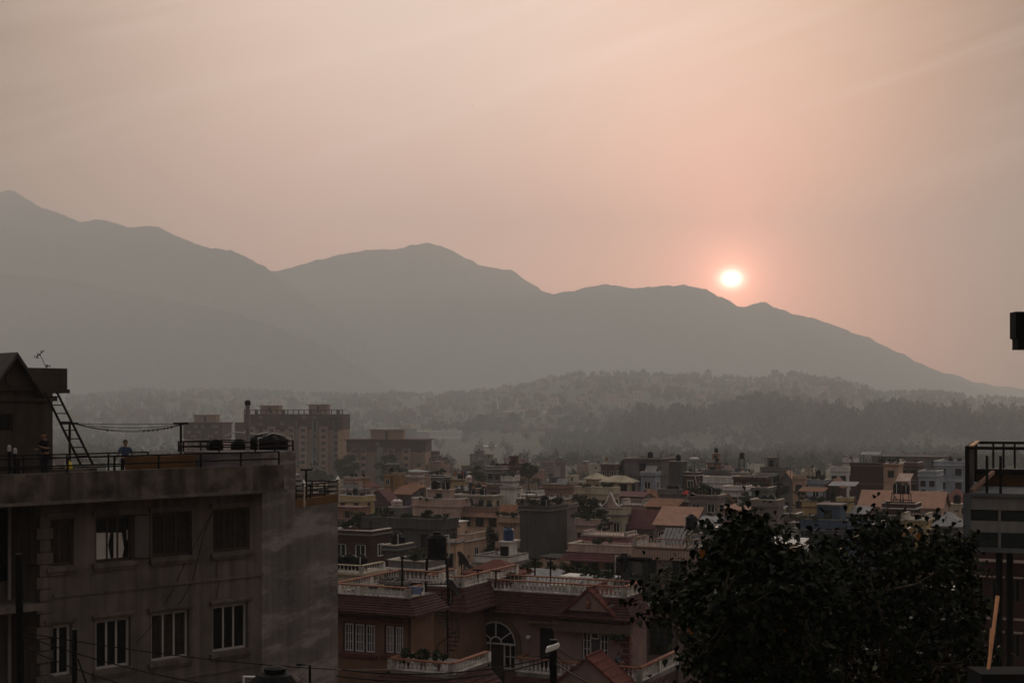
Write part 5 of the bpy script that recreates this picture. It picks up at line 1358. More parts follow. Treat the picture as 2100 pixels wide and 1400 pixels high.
# ---- houses packed in between
occ = []
for sh_, f, x0, y1, zr, D, pl, pr in HS:
    c = f.world(x0 / 2, y1 / 2, 0); occ.append((c.x, c.y, max(-x0, y1) / 2 * .95))
named = [(s, f.world(x0 / 2, y1 / 2, 0), pl, pr) for s, f, x0, y1, zr, D, pl, pr in HS]
used_labels = set()
cols = ['beige', 'pink', 'brick', 'grey', 'cream', 'white', 'salmon', 'dgrey', 'brown', 'dbrick', 'lblue', 'peach', 'yellow']
colw = [5, 5, 5, 6, 3, 2, 4, 4, 4, 3, 1, 3, 1]
word = dict(beige='beige', pink='pink', brick='brick', grey='grey', cream='cream', white='white', salmon='salmon', dgrey='dark grey', brown='brown', dbrick='dark brick', lblue='pale blue', peach='peach', yellow='yellow')
rf = random.Random(41)
cnt = 0
tries = 0
while cnt < 195 and tries < 9000:
    tries += 1
    D = 118 * (7.2 ** rf.random())
    px = rf.uniform(640, 2060) if D < 420 else rf.uniform(60, 2060)
    if D < 160 and not (1040 < px < 1500 or px > 1560): continue
    if D > 560 and px > 1250: continue
    X = (px - CX) / F * D
    w_ = rf.uniform(5.5, 9.5); d_ = rf.uniform(5.5, 8)
    if any((X - a) ** 2 + (D - b) ** 2 < (r + max(w_, d_) * .56) ** 2 for a, b, r in occ): continue
    zr = base_z(D) + rf.choice((6.3, 8.6, 9.2, 10.2, 11.5)) + rf.uniform(-.8, .8)
    if D > 420: zr += rf.uniform(-1, 2)
    if D < 190: zr = base_z(D) + rf.uniform(4.5, 6.2)
    py = CY + (CZ - zr) / D * F
    occ.append((X, D, max(w_, d_) / 2))
    c = rf.choices(cols, colw)[0]
    near = min(named, key=lambda q: (q[1].x - X) ** 2 + (q[1].y - D) ** 2)
    rel = 'behind' if D > near[1].y + 7 else 'in front of' if D < near[1].y - 7 else ('right of' if X > near[1].x else 'left of')
    ns_ = ' '.join(near[0].split()[:4])
    roof = rf.choices(['flat', 'gable', 'hip', 'shed'], [15, .8, .8, .8])[0]
    nt_ = rf.choice((0, 1, 1, 2, 2, 3))
    ft = {'flat': ('bare' if not nt_ else 'tanked'), 'gable': 'gabled', 'hip': 'hipped', 'shed': 'lean-to'}[roof]
    short = '%s %s house %s the %s' % (word[c], ft, rel, ns_)
    for ad in ('', 'small ', 'plain ', 'low ', 'tall ', 'narrow ', 'boxy ', 'worn '):
        if ad + short not in used_labels: break
    short = ad + short; used_labels.add(short)
    pxr = CX + (X + w_ * .45) / D * F
    f = Frame(pxr, D, -25.6)
    pl = None
    far_ = D > 380
    kw = dict(nf=rf.choice((2, 3)), nw=rf.choice((1, 2, 2, 3)), ns=rf.choice((0, 1)), par=rf.choice((.2, .5, .8, .9)), band=rf.choice((None, 'white', 'salmon', 'grey', 'maroon', 'dark', 'cream')))
    if not far_ and rf.random() < .35: kw['balc'] = (rf.choice((0, 1)),)
    if roof == 'flat' and rf.random() < .75: kw['stair'] = (rf.uniform(.1, .5), rf.uniform(.6, .95), 2.2)
    if roof == 'flat' and not far_ and rf.random() < .45: kw['rods'] = 3
    # pixel column of the left front corner for this width
    u = f.u; A_ = f.O - u * w_
    pl = CX + A_.x / A_.y * F
    house(short, pl, pxr, None, py, D, c, roof, rf.choice(('rust', 'maroon', 'gtin', 'gtin', 'maroon')), dep=d_, tanks=nt_ if roof == 'flat' else 0, plants=0 if far_ or roof != 'flat' else rf.choice((0, 0, 1, 2)), hgt=rf.uniform(.8, 1.8), simple=far_, **kw)
    cnt += 1
print('fill', cnt, tries)

# ---- laundry, tin shelters and boxes on the roofs
CL = [mat('cloth_' + n_, c_, .2, .9, 4) for n_, c_ in (('white', (.5, .5, .5)), ('grey', (.3, .3, .3)), ('red', (.18, .05, .05)), ('blue', (.06, .08, .15)), ('orange', (.25, .12, .06)), ('dark', (.05, .05, .06)), ('pink', (.3, .2, .2)))]
tops = {}
for o in list(C.objects):
    if o.get('category') == 'house' and o.get('group') == 'houses of the town' and any(ch.name.startswith('parapet') for ch in o.children): tops[o.name] = o
rl = random.Random(12)
picks = rl.sample(sorted(tops), min(84, len(tops)))
for i, nm_ in enumerate(picks):
    o = tops[nm_]; pa = [ch for ch in o.children if ch.name.startswith('parapet')][0]
    bb = [Vector(b) for b in pa.bound_box]; X0, X1 = min(b.x for b in bb), max(b.x for b in bb); Y1 = max(b.y for b in bb); Z0 = min(b.z for b in bb)
    lab = ' '.join(o['label'].split()[:9]); mw = o.matrix_basis
    k = i % 3
    if k == 1 and mw.translation.y < 185: k = 2
    xc, yc = X0 + (X1 - X0) * rl.uniform(.25, .6), Y1 * rl.uniform(.15, .3)
    if k == 0:
        e = empty('laundry_line', mw @ Vector((xc, yc, Z0)), o.rotation_euler.z, label='laundry drying on the ' + lab, cat='laundry', group='laundry lines on the roofs')
        MB().bar((-1.5, 0, 0), (-1.5, 0, 1.7), .05).bar((1.5, 0, 0), (1.5, 0, 1.7), .05).bar((-1.5, 0, 1.66), (1.5, 0, 1.66), .02).build('line_frame', STEEL, e)
        x_ = -1.4
        while x_ < 1.2:
            w_ = rl.uniform(.3, .7); h_ = rl.uniform(.3, .8)
            MB().add([(x_, .02, 1.65), (x_ + w_, .02, 1.65), (x_ + w_ * .96, .06, 1.65 - h_), (x_ + w_ * .5, -.02, 1.62 - h_), (x_ + .02, .05, 1.66 - h_), (x_, -.01, 1.65), (x_ + w_, -.01, 1.65), (x_ + w_ * .96, .03, 1.65 - h_), (x_ + .02, .02, 1.66 - h_)], [(0, 4, 3, 2, 1), (5, 6, 7, 8), (0, 1, 6, 5), (4, 0, 5, 8), (1, 2, 7, 6)]).build('cloth', rl.choice(CL), e)
            x_ += w_ + rl.uniform(.05, .2)
    elif k == 1:
        e = empty('tin_shelter', mw @ Vector((xc, Y1 * .6, Z0)), o.rotation_euler.z, label='tin sheet shelter on posts on the ' + lab, cat='shelter', group='tin shelters on the roofs')
        MB().add([(-1.8, -1.3, 2.0), (1.8, -1.3, 2.0), (1.8, 1.3, 2.45), (-1.8, 1.3, 2.45), (-1.8, -1.3, 1.96), (1.8, -1.3, 1.96), (1.8, 1.3, 2.41), (-1.8, 1.3, 2.41)], [(0, 1, 2, 3), (7, 6, 5, 4), (0, 4, 5, 1), (1, 5, 6, 2), (2, 6, 7, 3), (3, 7, 4, 0)]).build('sheet', rl.choice((RM['gtin'], RM['rust'], RM['dark'], RM['maroon'])), e)
        for a, b in ((-1.7, -1.2), (1.7, -1.2), (1.7, 1.2), (-1.7, 1.2)): MB().bar((a, b, 0), (a, b, 2.0 if b < 0 else 2.4), .08).build('post', STEEL, e)
    else:
        for j, dx in enumerate((-1.0, 0, 1.0)): plant(mw @ Vector((xc + dx * 1.2, .35, Z0 + .1)), ('left', 'middle', 'right')[j] + ' pot at the parapet of the ' + lab, rl.uniform(1.1, 1.7), j)

# ---------------------------------------------------------------- apartment towers
TBR = mat('tower_brown', (.085, .055, .055), .25, .9, .25)
TPE = mat('tower_peach', (.27, .18, .145), .2, .9, .2)
TGL = mat('tower_glass_strip', (.16, .17, .17), .3, .5, .3)
TWIN = mat('tower_window', (.045, .045, .05), .3, .4)
def tower(name_, label, pl, pr, yt, D, ybrown, bays, boxes, strip=None, low=None, yaw=-6, frame=True, right_strip=None):
    f = Frame(pr, D, yaw)
    g = base_z(D) - 1
    e = empty('apartment_tower', (f.O.x, f.O.y, g), f.rz, label=label, cat='tower', group='apartment towers beyond the houses')
    x0 = f.x(pl); zt = f.zx(yt, x0 / 2) - g; zb = f.zx(ybrown, x0 / 2) - g
    MB().box(x0, 0, 0, 16, zb, zt).build('upper_wall', TBR, e)
    MB().box(x0 + .3, -.3, .3, 16, 0, zb).build('wall', TPE, e)
    if low:
        MB().box(f.x(low[0]), x0 - .01, 3, 14, 0, f.zx(low[1], x0) - g).build('lower_wing', TBR, e)
    fl = 3.0
    nfl = int((zt) / fl)
    wn = MB().box(0, 1.9, -.08, 0, 0, 1.5).mesh('window'); wn.materials.append(TWIN)
    wt = MB().box(0, 1.9, -.08, 0, 0, 1.5).mesh('window'); wt.materials.append(mat('tower_pale_window', (.16, .14, .14), .2, .6))
    cnt_ = 0
    for (a, b) in bays:
        xa, xb = f.x(a), f.x(b)
        zz = f.zx(ybrown - 6, xa) - g
        MB().box(xa, xb, -1.2, .3, 0, zz).build('bay', TPE, e)
        for k in range(nfl):
            z_ = zt - fl * (k + 1) + .6
            if z_ + 1.6 > zz or z_ < 1 or cnt_ > 95: continue
            link('window', wn, e, ((xa + xb) / 2 - .95, -1.2, z_)); cnt_ += 1
    xs_ = np.linspace(x0 + 2, -4, 9)
    for k in range(nfl):
        z_ = zt - fl * (k + 1)
        if z_ < 1: break
        if k < 10: MB().box(x0 - .1, .1, -.35, 0, z_ - .15, z_ + .05).build('floor_band', TBR if z_ > zb else TPE, e)
        for x_ in xs_:
            if cnt_ > 97: break
            if any(f.x(a) - 2 < x_ < f.x(b) + .3 for a, b in bays) and z_ < zb + 2: continue
            if k > 9: continue
            link('window', wn if rnd.random() < .7 else wt, e, (x_, 0 if z_ > zb else .3, z_ + .7)); cnt_ += 1
    for (a, b, y0, y1_) in boxes:
        xa, xb = f.x(a, 4), f.x(b, 4)
        z1 = f.zx(y0, xa, 4) - g
        bx = MB().box(xa, xb, 4, 10, zt + .01, z1 - .4).build('roof_block', TPE, e)
        MB().box(xa - .4, xb + .4, 3.6, 10.4, z1 - .4, z1).build('roof_slab', TPE, bx)
        MB().box((xa + xb) / 2 - .6, (xa + xb) / 2 + .6, 3.95, 4, zt + .6, z1 - .8).build('opening', TWIN, bx)
    if frame:
        m = MB(); zf_ = zt + 2.2
        m.box(x0, 0, 0, .5, zf_ - .35, zf_)
        for i in range(19):
            x_ = x0 + (-x0 - .5) * i / 18
            m.box(x_, x_ + (1.6 if i % 5 == 2 else .45), .02, .48, zt, zf_ - .35)
        m.build('roof_frame', TBR, e)
    else:
        MB().box(x0 - .8, .8, -.8, 16.5, zt, zt + .6).build('roof_slab', TBR, e)
    if strip:
        for a, b in strip: MB().box(f.x(a), f.x(b), -.6, .3, 0, zt - 3).build('stair_glazing', TGL, e)
    if right_strip: MB().box(-2.4, -.6, -.15, .3, 0, zb - 1).build('side_strip', mat('tower_pale_strip', (.42, .30, .18), .2, .8, .3), e)
    return e
tower('a', 'tallest wide brown and peach apartment tower with a roof frame', 500, 703, 849, 670, 880, [(508, 524), (550, 566), (592, 604), (614, 631), (656, 673)], [(534, 572, 831, 841), (633, 671, 829, 840)], [(607, 609), (640, 643), (649, 652), (684, 686)], (478, 866), right_strip=1)
tower('b', 'narrow distant brown and peach tower at the left behind the roof rail', 376, 456, 868, 740, 899, [(392, 402), (428, 438)], [(398, 443, 850, 868)], None, None, frame=False)
tower('c', 'lower brown topped peach apartment block behind the trees', 710, 873, 903, 620, 926, [(722, 733), (741, 752), (796, 810), (826, 842)], [(760, 826, 880, 901)], [(773, 786)], None, frame=False)

# ---------------------------------------------------------------- trees
def crown_variant(seed, n=2600, slender=False, ragged=.5):
    r = np.random.default_rng(seed)
    k = 26
    th = r.random(k) * 6.283; zz = r.random(k)
    rad = np.sqrt(r.random(k)) * .36 * np.sin(np.clip(zz * .85 + .15, 0, 1) * math.pi) ** .5
    if slender: rad *= .55
    c = np.stack([rad * np.cos(th), rad * np.sin(th), .34 + .58 * zz], 1)
    V, Q = leaf_cloud(c, n, .022, r, .105, .85, .6)
    return V, Q
LEAFF = mat('far_foliage', (.034, .038, .024), .4, .9, .6, col2=(.018, .02, .014))
CROWNS = []
for s_ in range(6):
    V, Q = crown_variant(50 + s_, slender=s_ >= 4)
    CROWNS.append(np_mesh('crown', V, Q, LEAFF))
TRUNKS = []
for s_ in range(3):
    m = MB(); r = random.Random(s_)
    m.tube([(0, 0, -.05), (.01, 0, .2), (.0, .01, .45), (.01, 0, .8)], .022, 6, .006)
    for k in range(7):
        a = r.uniform(0, 6.28); z0 = r.uniform(.25, .6); l = r.uniform(.15, .3)
        m.tube([(0, 0, z0), (l * .5 * math.cos(a), l * .5 * math.sin(a), z0 + .08), (l * math.cos(a), l * math.sin(a), z0 + .22)], .010, 4, .003)
    t_ = m.mesh('trunk'); t_.materials.append(BARK); TRUNKS.append(t_)
def tree(px, pytop, D, hpx, label, k=0, wide=1.0, group='trees among the houses and on the hills'):
    h_ = hpx / F * D
    p = W(px, pytop, D); p.z -= h_
    e = empty('tree', p, rnd.uniform(0, 6), label=label, cat='tree', group=group)
    s_ = h_ / .98
    e.scale = (s_ * wide, s_ * wide, s_)
    link('crown', CROWNS[k % 6], e); link('trunk', TRUNKS[k % 3], e)
    return e
for i, (px, y, D, hp, w_, k, lab) in enumerate((
    (712, 930, 520, 78, 1.0, 0, 'round tree in front of the gap between the two apartment blocks'), (803, 930, 520, 80, 1.1, 1, 'round dark tree in front of the lower apartment block'),
    (980, 955, 345, 50, 1.2, 2, 'bushy tree behind the striped tank house'), (1083, 948, 320, 62, 1.15, 3, 'tall round tree right of the brick house with a tank'),
    (1196, 1012, 200, 70, 1.5, 0, 'dark leafy tree with pale specks below the long cream terrace'), (1008, 1080, 182, 110, .7, 4, 'slender green tree before the orange cream balconies'),
    (1415, 958, 266, 70, .6, 5, 'dark conical tree left of the thin antenna mast'), (1434, 962, 264, 66, .6, 4, 'dark conical tree right of the thin antenna mast'),
    (1277, 942, 290, 50, .8, 5, 'palm like dark tree at the left end of the large grey building'), (1530, 1008, 212, 40, 1.3, 1, 'rounded tree below the white stepped house'),
    (1600, 990, 232, 40, 1.6, 2, 'wide dark bush in front of the orange gabled grey house'), (1640, 1000, 226, 34, 1.2, 3, 'small dark tree left of the pale blue tank tower house'),
    (1370, 1160, 100, 90, 1.0, 2, 'small tree at the foot of the balustrade villa'), (1320, 1168, 104, 70, 1.0, 0, 'thin leafed tree under the ribbed frieze'),
    (650, 962, 560, 60, 1.3, 3, 'spreading bare looking tree below the tallest tower'), (1010, 944, 420, 46, .7, 4, 'narrow tree rising above the stepped grey house'),
    (1845, 1020, 200, 60, .8, 5, 'dark tree before the long orange roof'), (1240, 1060, 168, 40, 1.0, 1, 'small shrub tree beside the cream house'))):
    tree(px, y, D, hp, lab, k, w_)
hill_trees = [(1318, 850), (1348, 846), (1400, 862), (1440, 838), (1468, 826), (1492, 822), (1520, 812), (1552, 802), (1584, 800), (1612, 812), (1640, 835), (1672, 823), (1700, 825), (1757, 850), (1800, 828), (1830, 820), (1868, 820), (1900, 828), (1930, 842), (1962, 864), (1992, 868), (2030, 850), (2062, 838), (2092, 845),
              (965, 862), (985, 850), (1022, 856), (1052, 845), (1160, 850), (1186, 842), (1210, 846), (1235, 880), (1110, 868)]
ORD = 'first second third fourth fifth sixth seventh eighth ninth tenth eleventh twelfth thirteenth fourteenth fifteenth sixteenth seventeenth eighteenth nineteenth twentieth twenty-first twenty-second twenty-third twenty-fourth'.split()
for i, (px, y) in enumerate(hill_trees):
    D = (1180 + (i * 37) % 110) * FS
    tree(px, y, D, 62 if px > 1300 else 46, (ORD[i] + ' from the left of the big hazy trees on the right wooded slope') if i < 24 else (ORD[i - 24] + ' of the nine hazy trees below and beside the hillside palace'), i % 4, 1.25, 'big trees standing out on the wooded slope')
# woods that read as one mass
rg = np.random.default_rng(11)
tmpl = []
for s_ in range(5):
    V, Q = leaf_cloud(rg.normal(size=(6, 3)) * [.26, .26, .13] + [0, 0, .62], 130, .095, rg, .30, .9, .75)
    tmpl.append(V)
Vs = []
def scatter(n, p0, p1, r0, r1, hm, hM, dens):
    k = 0
    while k < n:
        px = rg.uniform(p0, p1); r = math.sqrt(rg.uniform(r0 * r0, r1 * r1)) * FS
        x = (px - CX) / F * r
        if noise.noise(Vector((x / 190, r / 330, 2))) < dens + .05: 
            if rg.random() < .88: continue
        if 860 < px < 1110 and r < 1150 * FS and rg.random() < .9: continue
        z = ground_z(x, r); h_ = rg.uniform(hm, hM) * FS * .8
        a = rg.uniform(0, 6.28); V = tmpl[int(rg.integers(5))]
        c, s = math.cos(a), math.sin(a)
        Vr = np.stack([V[:, 0] * c - V[:, 1] * s, V[:, 0] * s + V[:, 1] * c, V[:, 2]], 1) * [h_ * .62, h_ * .62, h_] + [x, r, z - h_ * .12]
        Vs.append(Vr); k += 1
scatter(1500, -300, 2400, 400, 760, 5, 9, -.12)
scatter(2600, -500, 2500, 740, 1300, 7, 13, -.05)
scatter(1100, 1250, 2500, 950, 1300, 9, 17, -.3)
scatter(260, 1290, 2500, 1000, 1270, 20, 29, -.2)
scatter(3600, -500, 2500, 1300, 2250, 7, 13, -.08)
scatter(900, -500, 2500, 2150, 2230, 7, 14, -.5)
Va = np.concatenate(Vs); Qa = np.arange(len(Va)).reshape(-1, 4)
o = link('woodland', np_mesh('woodland', Va, Qa, LEAFF)); tag(o, 'hazy woodland covering the low hills beyond the town', None, None, 'stuff')
# shrubs and small trees between the houses
Vs = []
for k in range(700):
    D = rg.uniform(110, 900); px = rg.uniform(500 if D < 400 else 0, 2100); x = (px - CX) / F * D
    if any((x - a) ** 2 + (D - b) ** 2 < (r * .9) ** 2 for a, b, r in occ): continue
    h_ = rg.uniform(3, 6.5); Vs.append(tmpl[k % 5] * [h_ * .7, h_ * .7, h_] + [x, D, base_z(D) - .5])
Va = np.concatenate(Vs); tag(link('garden_greenery', np_mesh('garden_greenery', Va, np.arange(len(Va)).reshape(-1, 4), LEAFF)), 'low garden greenery between the packed houses', None, None, 'stuff')
# hillside houses
for k, (w_, h_, d_) in enumerate(((9, 8, 8), (12, 6, 9), (7, 10, 7), (16, 7, 9))): pass
hm = []
for k, (w_, h_, d_, c) in enumerate(((9, 8, 8, 'brown'), (12, 6, 9, 'beige'), (7, 10, 7, 'grey'), (14, 7, 9, 'brick'), (9, 9, 8, 'pink'))):
    a = MB().box(-w_ / 2, w_ / 2, -d_ / 2, d_ / 2, -4, h_).mesh('wall'); a.materials.append(wm(c))
    b = MB().box(-w_ / 2 - .4, w_ / 2 + .4, -d_ / 2 - .4, d_ / 2 + .4, h_, h_ + .5)
    b.box(-w_ / 4, w_ / 4, 0, d_ / 2, h_ + .5, h_ + 2.8); b = b.mesh('roof'); b.materials.append([RED_T, CONC, CONCD, RM['maroon'], CONC][k])
    c_ = MB()
    for i in range(3):
        for j in range(2): c_.box(-w_ / 2 + w_ * (i + .3) / 3, -w_ / 2 + w_ * (i + .7) / 3, -d_ / 2 - .06, -d_ / 2, 1.2 + j * 3, 2.8 + j * 3)
    nb = len(a.polygons); q_ = MB().box(-w_ / 2, w_ / 2, -d_ / 2, d_ / 2, -4, h_); nb = len(q_.f); q_.add(c_.v, c_.f); a = q_.mesh('wall'); a.materials.append(wm(c)); a.materials.append(TWIN)
    for fi in range(nb, len(a.polygons)): a.polygons[fi].material_index = 1
    hm.append((a, b, None))
HHS = []
k = 0
while k < 170:
    r = rg.uniform(1150, 2230) * FS; px = rg.choice([rg.uniform(100, 960), rg.uniform(960, 1780)]) ; x = (px - CX) / F * r
    if px > 1300 and r < 1500 * FS: continue
    z = ground_z(x, r)
    ki = int(rg.integers(5)); a, b, cm = hm[ki]
    cw = ('brownish red roofed', 'beige flat', 'tall grey', 'long reddish', 'pinkish flat')[ki]
    zn = 'at the far left' if px < 370 else 'behind the tallest tower' if px < 700 else 'above the lower tower block' if px < 880 else 'left of the palace' if px < 1020 else 'around the palace' if px < 1160 else 'right of the palace' if px < 1320 else 'above the right woods'
    hh = 'high on' if r > 1850 * FS else 'midway up' if r > 1450 * FS else 'low on'
    e = empty('hillside_house', (x, r, z + 1.5), rg.uniform(-.6, .4), label='small %s house %s the hazy hillside %s' % (cw, hh, zn), cat='house', group='small houses scattered on the hazy hillside')
    s_ = rg.uniform(.9, 1.4) * 2.0; e.scale = (s_, s_, s_)
    link('wall', a, e); link('roof', b, e); k += 1; HHS.append((px, e))
by = {}
for px, e in sorted(HHS, key=lambda q: q[0]): by.setdefault(e['label'], []).append(e)
for lb_, es in by.items():
    if len(es) > 1:
        for i, e in enumerate(es): e['label'] = ' '.join((ORD[i] + ' from left, ' + lb_.replace('small ', '').replace('the hazy hillside', 'the hill')).split()[:16])
# larger buildings on the hillside
def hb_(label, pl, pr, yt, yb, D, wallc, roofc, ridge=0, arc=0, cat='building'):
    D *= FS
    a = W(pl, yb, D); b = W(pr, yb, D); w_ = b.x - a.x; h_ = (yb - yt) / F * D
    e = empty('hillside_building', ((a.x + b.x) / 2, D, a.z), R(-3), label=label, cat=cat)
    MB().box(-w_ / 2, w_ / 2, 0, 12, -8, h_ * .72).build('wall', wm(wallc), e)
    if ridge: 
        MB().add([(-w_ / 2 - .6, -.6, h_ * .72), (w_ / 2 + .6, -.6, h_ * .72), (w_ / 2 + .6, 12.6, h_ * .72), (-w_ / 2 - .6, 12.6, h_ * .72), (-w_ / 2 * (1 - ridge), 6, h_), (w_ / 2 * (1 - ridge), 6, h_)], [(0, 1, 5, 4), (1, 2, 5), (2, 3, 4, 5), (3, 0, 4), (3, 2, 1, 0)]).build('roof', RM[roofc], e)
    else: MB().box(-w_ / 2 - .5, w_ / 2 + .5, -.6, 12.5, h_ * .72, h_ * .72 + .7).build('roof', RM[roofc], e)
    n = max(int(w_ / 4.5), 2); rows_ = max(int(h_ * .72 / 3.6), 1)
    for i in range(min(n, 14)):
        for j in range(rows_): MB().box(0, w_ / n * .45, -.08, 0, 0, 1.7).build('window', TWIN, e, (-w_ / 2 + w_ * (i + .28) / n, 0, j * 3.5 + .9))
    return e
hb_('long white school building with rows of dark windows on the hillside', 884, 945, 880, 894, 1160, 'white', 'white')
hb_('pale long low building at the left of the white school', 842, 878, 883, 889, 1180, 'beige', 'cream', .1)
hb_('central pedimented palace block on the hillside', 1058, 1108, 832, 858, 1420, 'white', 'maroon', .8)
hb_('left wing of the hillside palace with a pale roof', 1018, 1057, 842, 858, 1425, 'white', 'cream', .1)
hb_('right wing of the hillside palace with a pale roof', 1110, 1150, 841, 860, 1425, 'white', 'cream', .1)
hb_('front hall of the hillside palace', 1062, 1118, 850, 862, 1395, 'white', 'grey', .15)
hb_('long red roofed barrack below the palace', 1030, 1145, 874, 888, 1220, 'brick', 'tiles', .1)
hb_('pale roofed hall on the hillside right of the palace', 1216, 1264, 832, 844, 1500, 'pink', 'white', .1)
hb_('low white building with a central porch right on the slope', 1232, 1314, 862, 880, 1260, 'pink', 'white', 0)
hb_('small pale shed by the path', 990, 1018, 913, 921, 1030, 'grey', 'white', .1)
hb_('white roofed house in the right woods', 1596, 1616, 890, 903, 1060, 'white', 'white', .2)
hb_('pale block on the skyline at the far right', 1898, 1924, 795, 812, 2100, 'beige', 'grey', 0)
hb_('square building topping the ridge', 1583, 1596, 755, 768, 2150, 'grey', 'dark', 0)
hb_('boxy house topping the left ridge', 870, 882, 801, 812, 2150, 'grey', 'dark', 0)
wt_ = W(1021, 832, 1500 * FS)
e = empty('memorial_tower', wt_, 0, label='slim pale tower left of the palace on the hillside', cat='tower')
MB().lathe([(2.2, -6), (2.0, 6), (2.6, 6.4), (2.6, 7.2), (1.6, 7.8), (.2, 9.5)], 8).build('shaft', wm('white'), e)
for px, py, h_, lab in ((525, 806, 7, 'thin mast on the left ridge'), (1378, 770, 9, 'thin mast on the middle of the ridge'), (1409, 770, 10, 'second thin mast right of the middle of the ridge'), (974, 806, 7, 'thin mast on the low ridge')):
    e = empty('mast', W(px, py + 4, 2150 * FS), 0, label=lab + ' line', cat='mast'); MB().tube([(0, 0, -8), (0, 0, h_ * 2.2)], .7, 5, .3).build('pole', STEEL, e)
# pale tracks on the valley side
PATH = mat('pale_track', (.17, .15, .12), .3, .95, .05)
def track(pts, w_):
    P = []
    for (a, b), (c, d) in zip(pts[:-1], pts[1:]):
        for i in range(14):
            u = i / 14; px = a + (c - a) * u; r = (b + (d - b) * u); P.append((px, r))
    P.append(pts[-1])
    P = [(p_, q_ * FS) for p_, q_ in P]
    V = []; Fc = []
    for px, r in P:
        x = (px - CX) / F * r
        for s in (-1, 1):
            xx = x + s * w_ * .5; rr = r + s * w_ * .9
            V.append((xx, rr, ground_z(xx, rr) + .5))
    Fc = [(2 * i, 2 * i + 1, 2 * i + 3, 2 * i + 2) for i in range(len(P) - 1)]
    tag(MB().add(V, Fc).build('path', PATH), kind='structure')
track([(860, 960), (905, 1010), (945, 1060), (968, 1100)], 9)
track([(968, 1100), (1010, 1085), (1070, 1060), (1150, 1035), (1200, 1020)], 7)
track([(875, 945), (925, 995), (960, 1060)], 5)
# a lone bird
b_ = empty('bird', W(968, 217, 260), 0, label='tiny dark bird flying high in the pale sky', cat='bird')
MB().add([(-.26, 0, .10), (-.10, -.04, .06), (0, -.05, 0), (.10, -.04, .06), (.26, 0, .10), (.10, .05, .05), (0, .06, -.01), (-.10, .05, .05), (0, .22, 0), (0, -.16, .02), (0, 0, -.05)],
         [(0, 1, 7), (1, 2, 6, 7), (2, 3, 5, 6), (3, 4, 5), (6, 8, 10), (9, 2, 10), (2, 6, 10), (9, 3, 2), (9, 2, 1)]).build('body', BLACK, b_)
# ---------------------------------------------------------------- right edge
GP = mat('grey_pilaster', (.10, .105, .11), .3, .85, .8, .3)
PANEL = mat('pale_panel', (.17, .16, .15), .25, .85, .8, .35)
DG = mat('teal_dark_glass', (.010, .018, .018), .3, .3, spec=.3)
RB = Frame(1975, 55, -20)
g_ = RB.root('roof_cabin', 'grey box like upper storey with two rows of dark strip windows at the right edge', 'building')
zt = RB.zx(1010, 0); zb = RB.zx(1130, 0); xr = 6.0
bands = [(1016, 1044, PANEL), (1044, 1067, None), (1067, 1090, PANEL), (1090, 1121, None)]
xa = RB.x(1991)
MB().box(0, xa, 0, 12, zb, zt).box(xa, xr, -.06, 12, zt - .14, zt + .001).box(xa, xr, -.06, 12, zb, RB.zx(1121, 0)).build('frame', GP, g_)
MB().box(xa, xr, .20, 11.9, RB.zx(1121, 0) + .002, zt - .141).build('wall', GP, g_)
for (a, b, mm) in bands:
    z1, z0 = RB.zx(a, xa), RB.zx(b, xa)
    if mm: MB().box(xa + .002, xr, .02, .2, z0, z1).build('panel', mm, g_)
    else:
        xm = RB.x(2050)
        for x_0, x_1 in ((xa + .05, xm - .05), (xm + .05, xm + 2.3)):
            wn = MB().box(x_0, x_1, .12, .18, z0 + .02, z1 - .02).build('window', DG, g_)
        MB().box(xm - .05, xm + .05, .0, .18, z0, z1).build('mullion', PANEL, g_)
cg = MB(); H1_ = RB.zx(915, 0) - zt
yb_ = 9.0
for x_ in (.15, 6): 
    for y_ in (.1, yb_): cg.bar((x_, y_, zt), (x_, y_, zt + H1_), .16)
cg.bar((.1, .1, zt + H1_ - .06), (xr, .1, zt + H1_ - .06), .12).bar((.1, yb_, zt + H1_ - .06), (xr, yb_, zt + H1_ - .06), .12).bar((.15, .1, zt + H1_ - .06), (.15, yb_, zt + H1_ - .06), .14)
for px in (2037, 2058, 2081): 
    x_ = RB.x(px, yb_); cg.bar((x_, yb_, zt + .6), (x_, yb_, zt + H1_), .09)
for px in (2024, 2052): 
    x_ = RB.x(px, .1); cg.bar((x_, .1, zt), (x_, .1, zt + H1_ * .8), .10)
cg.bar((RB.x(2003, 5), 5, zt + .62), (xr, 5, zt + .62), .14, .22)
cg.build('roof_cage', STEEL, g_)
MB().box(.08, .14, .3, 7.8, zt, zt + H1_ - .15).build('side_screen', mat('black_mesh', (.008, .008, .008), .2, .8), g_)
MB().box(RB.x(2003, 5.3), xr, 5.2, 5.35, zt, zt + .55).build('rear_parapet', mat('dark_ochre', (.10, .05, .02), .3, .85), g_)
MB().bar((.3, .4, zt + .05), (1.0, 4.5, zt + .62), .14).build('sloping_handrail', wm('salmon'), g_)
MB().bar((.3, .0, zt + H1_ + .02), (.3, 7.5, zt + H1_ + .04), .16, .05).build('rim_light_strip', mat('painted_rim_light', (.50, .30, .16), .2, .6), g_)  # bright tan strip painted in as the sunlit rim of the cage
for px in (2049, 2071): 
    x_ = RB.x(px, .4); MB().tube([(x_, .4, 0), (x_, .4, zb)], .13, 8).build('column', BLACK, g_)
RC = Frame(1992, 72, -25.6)
h('dim reddish house behind the columns at the right edge', 1988, 2140, None, 1140, 76, 'dbrick', nf=3, nw=4, ns=0, bal=0, par=.4, band='pink', dep=8, winc=BR, zoff=0)
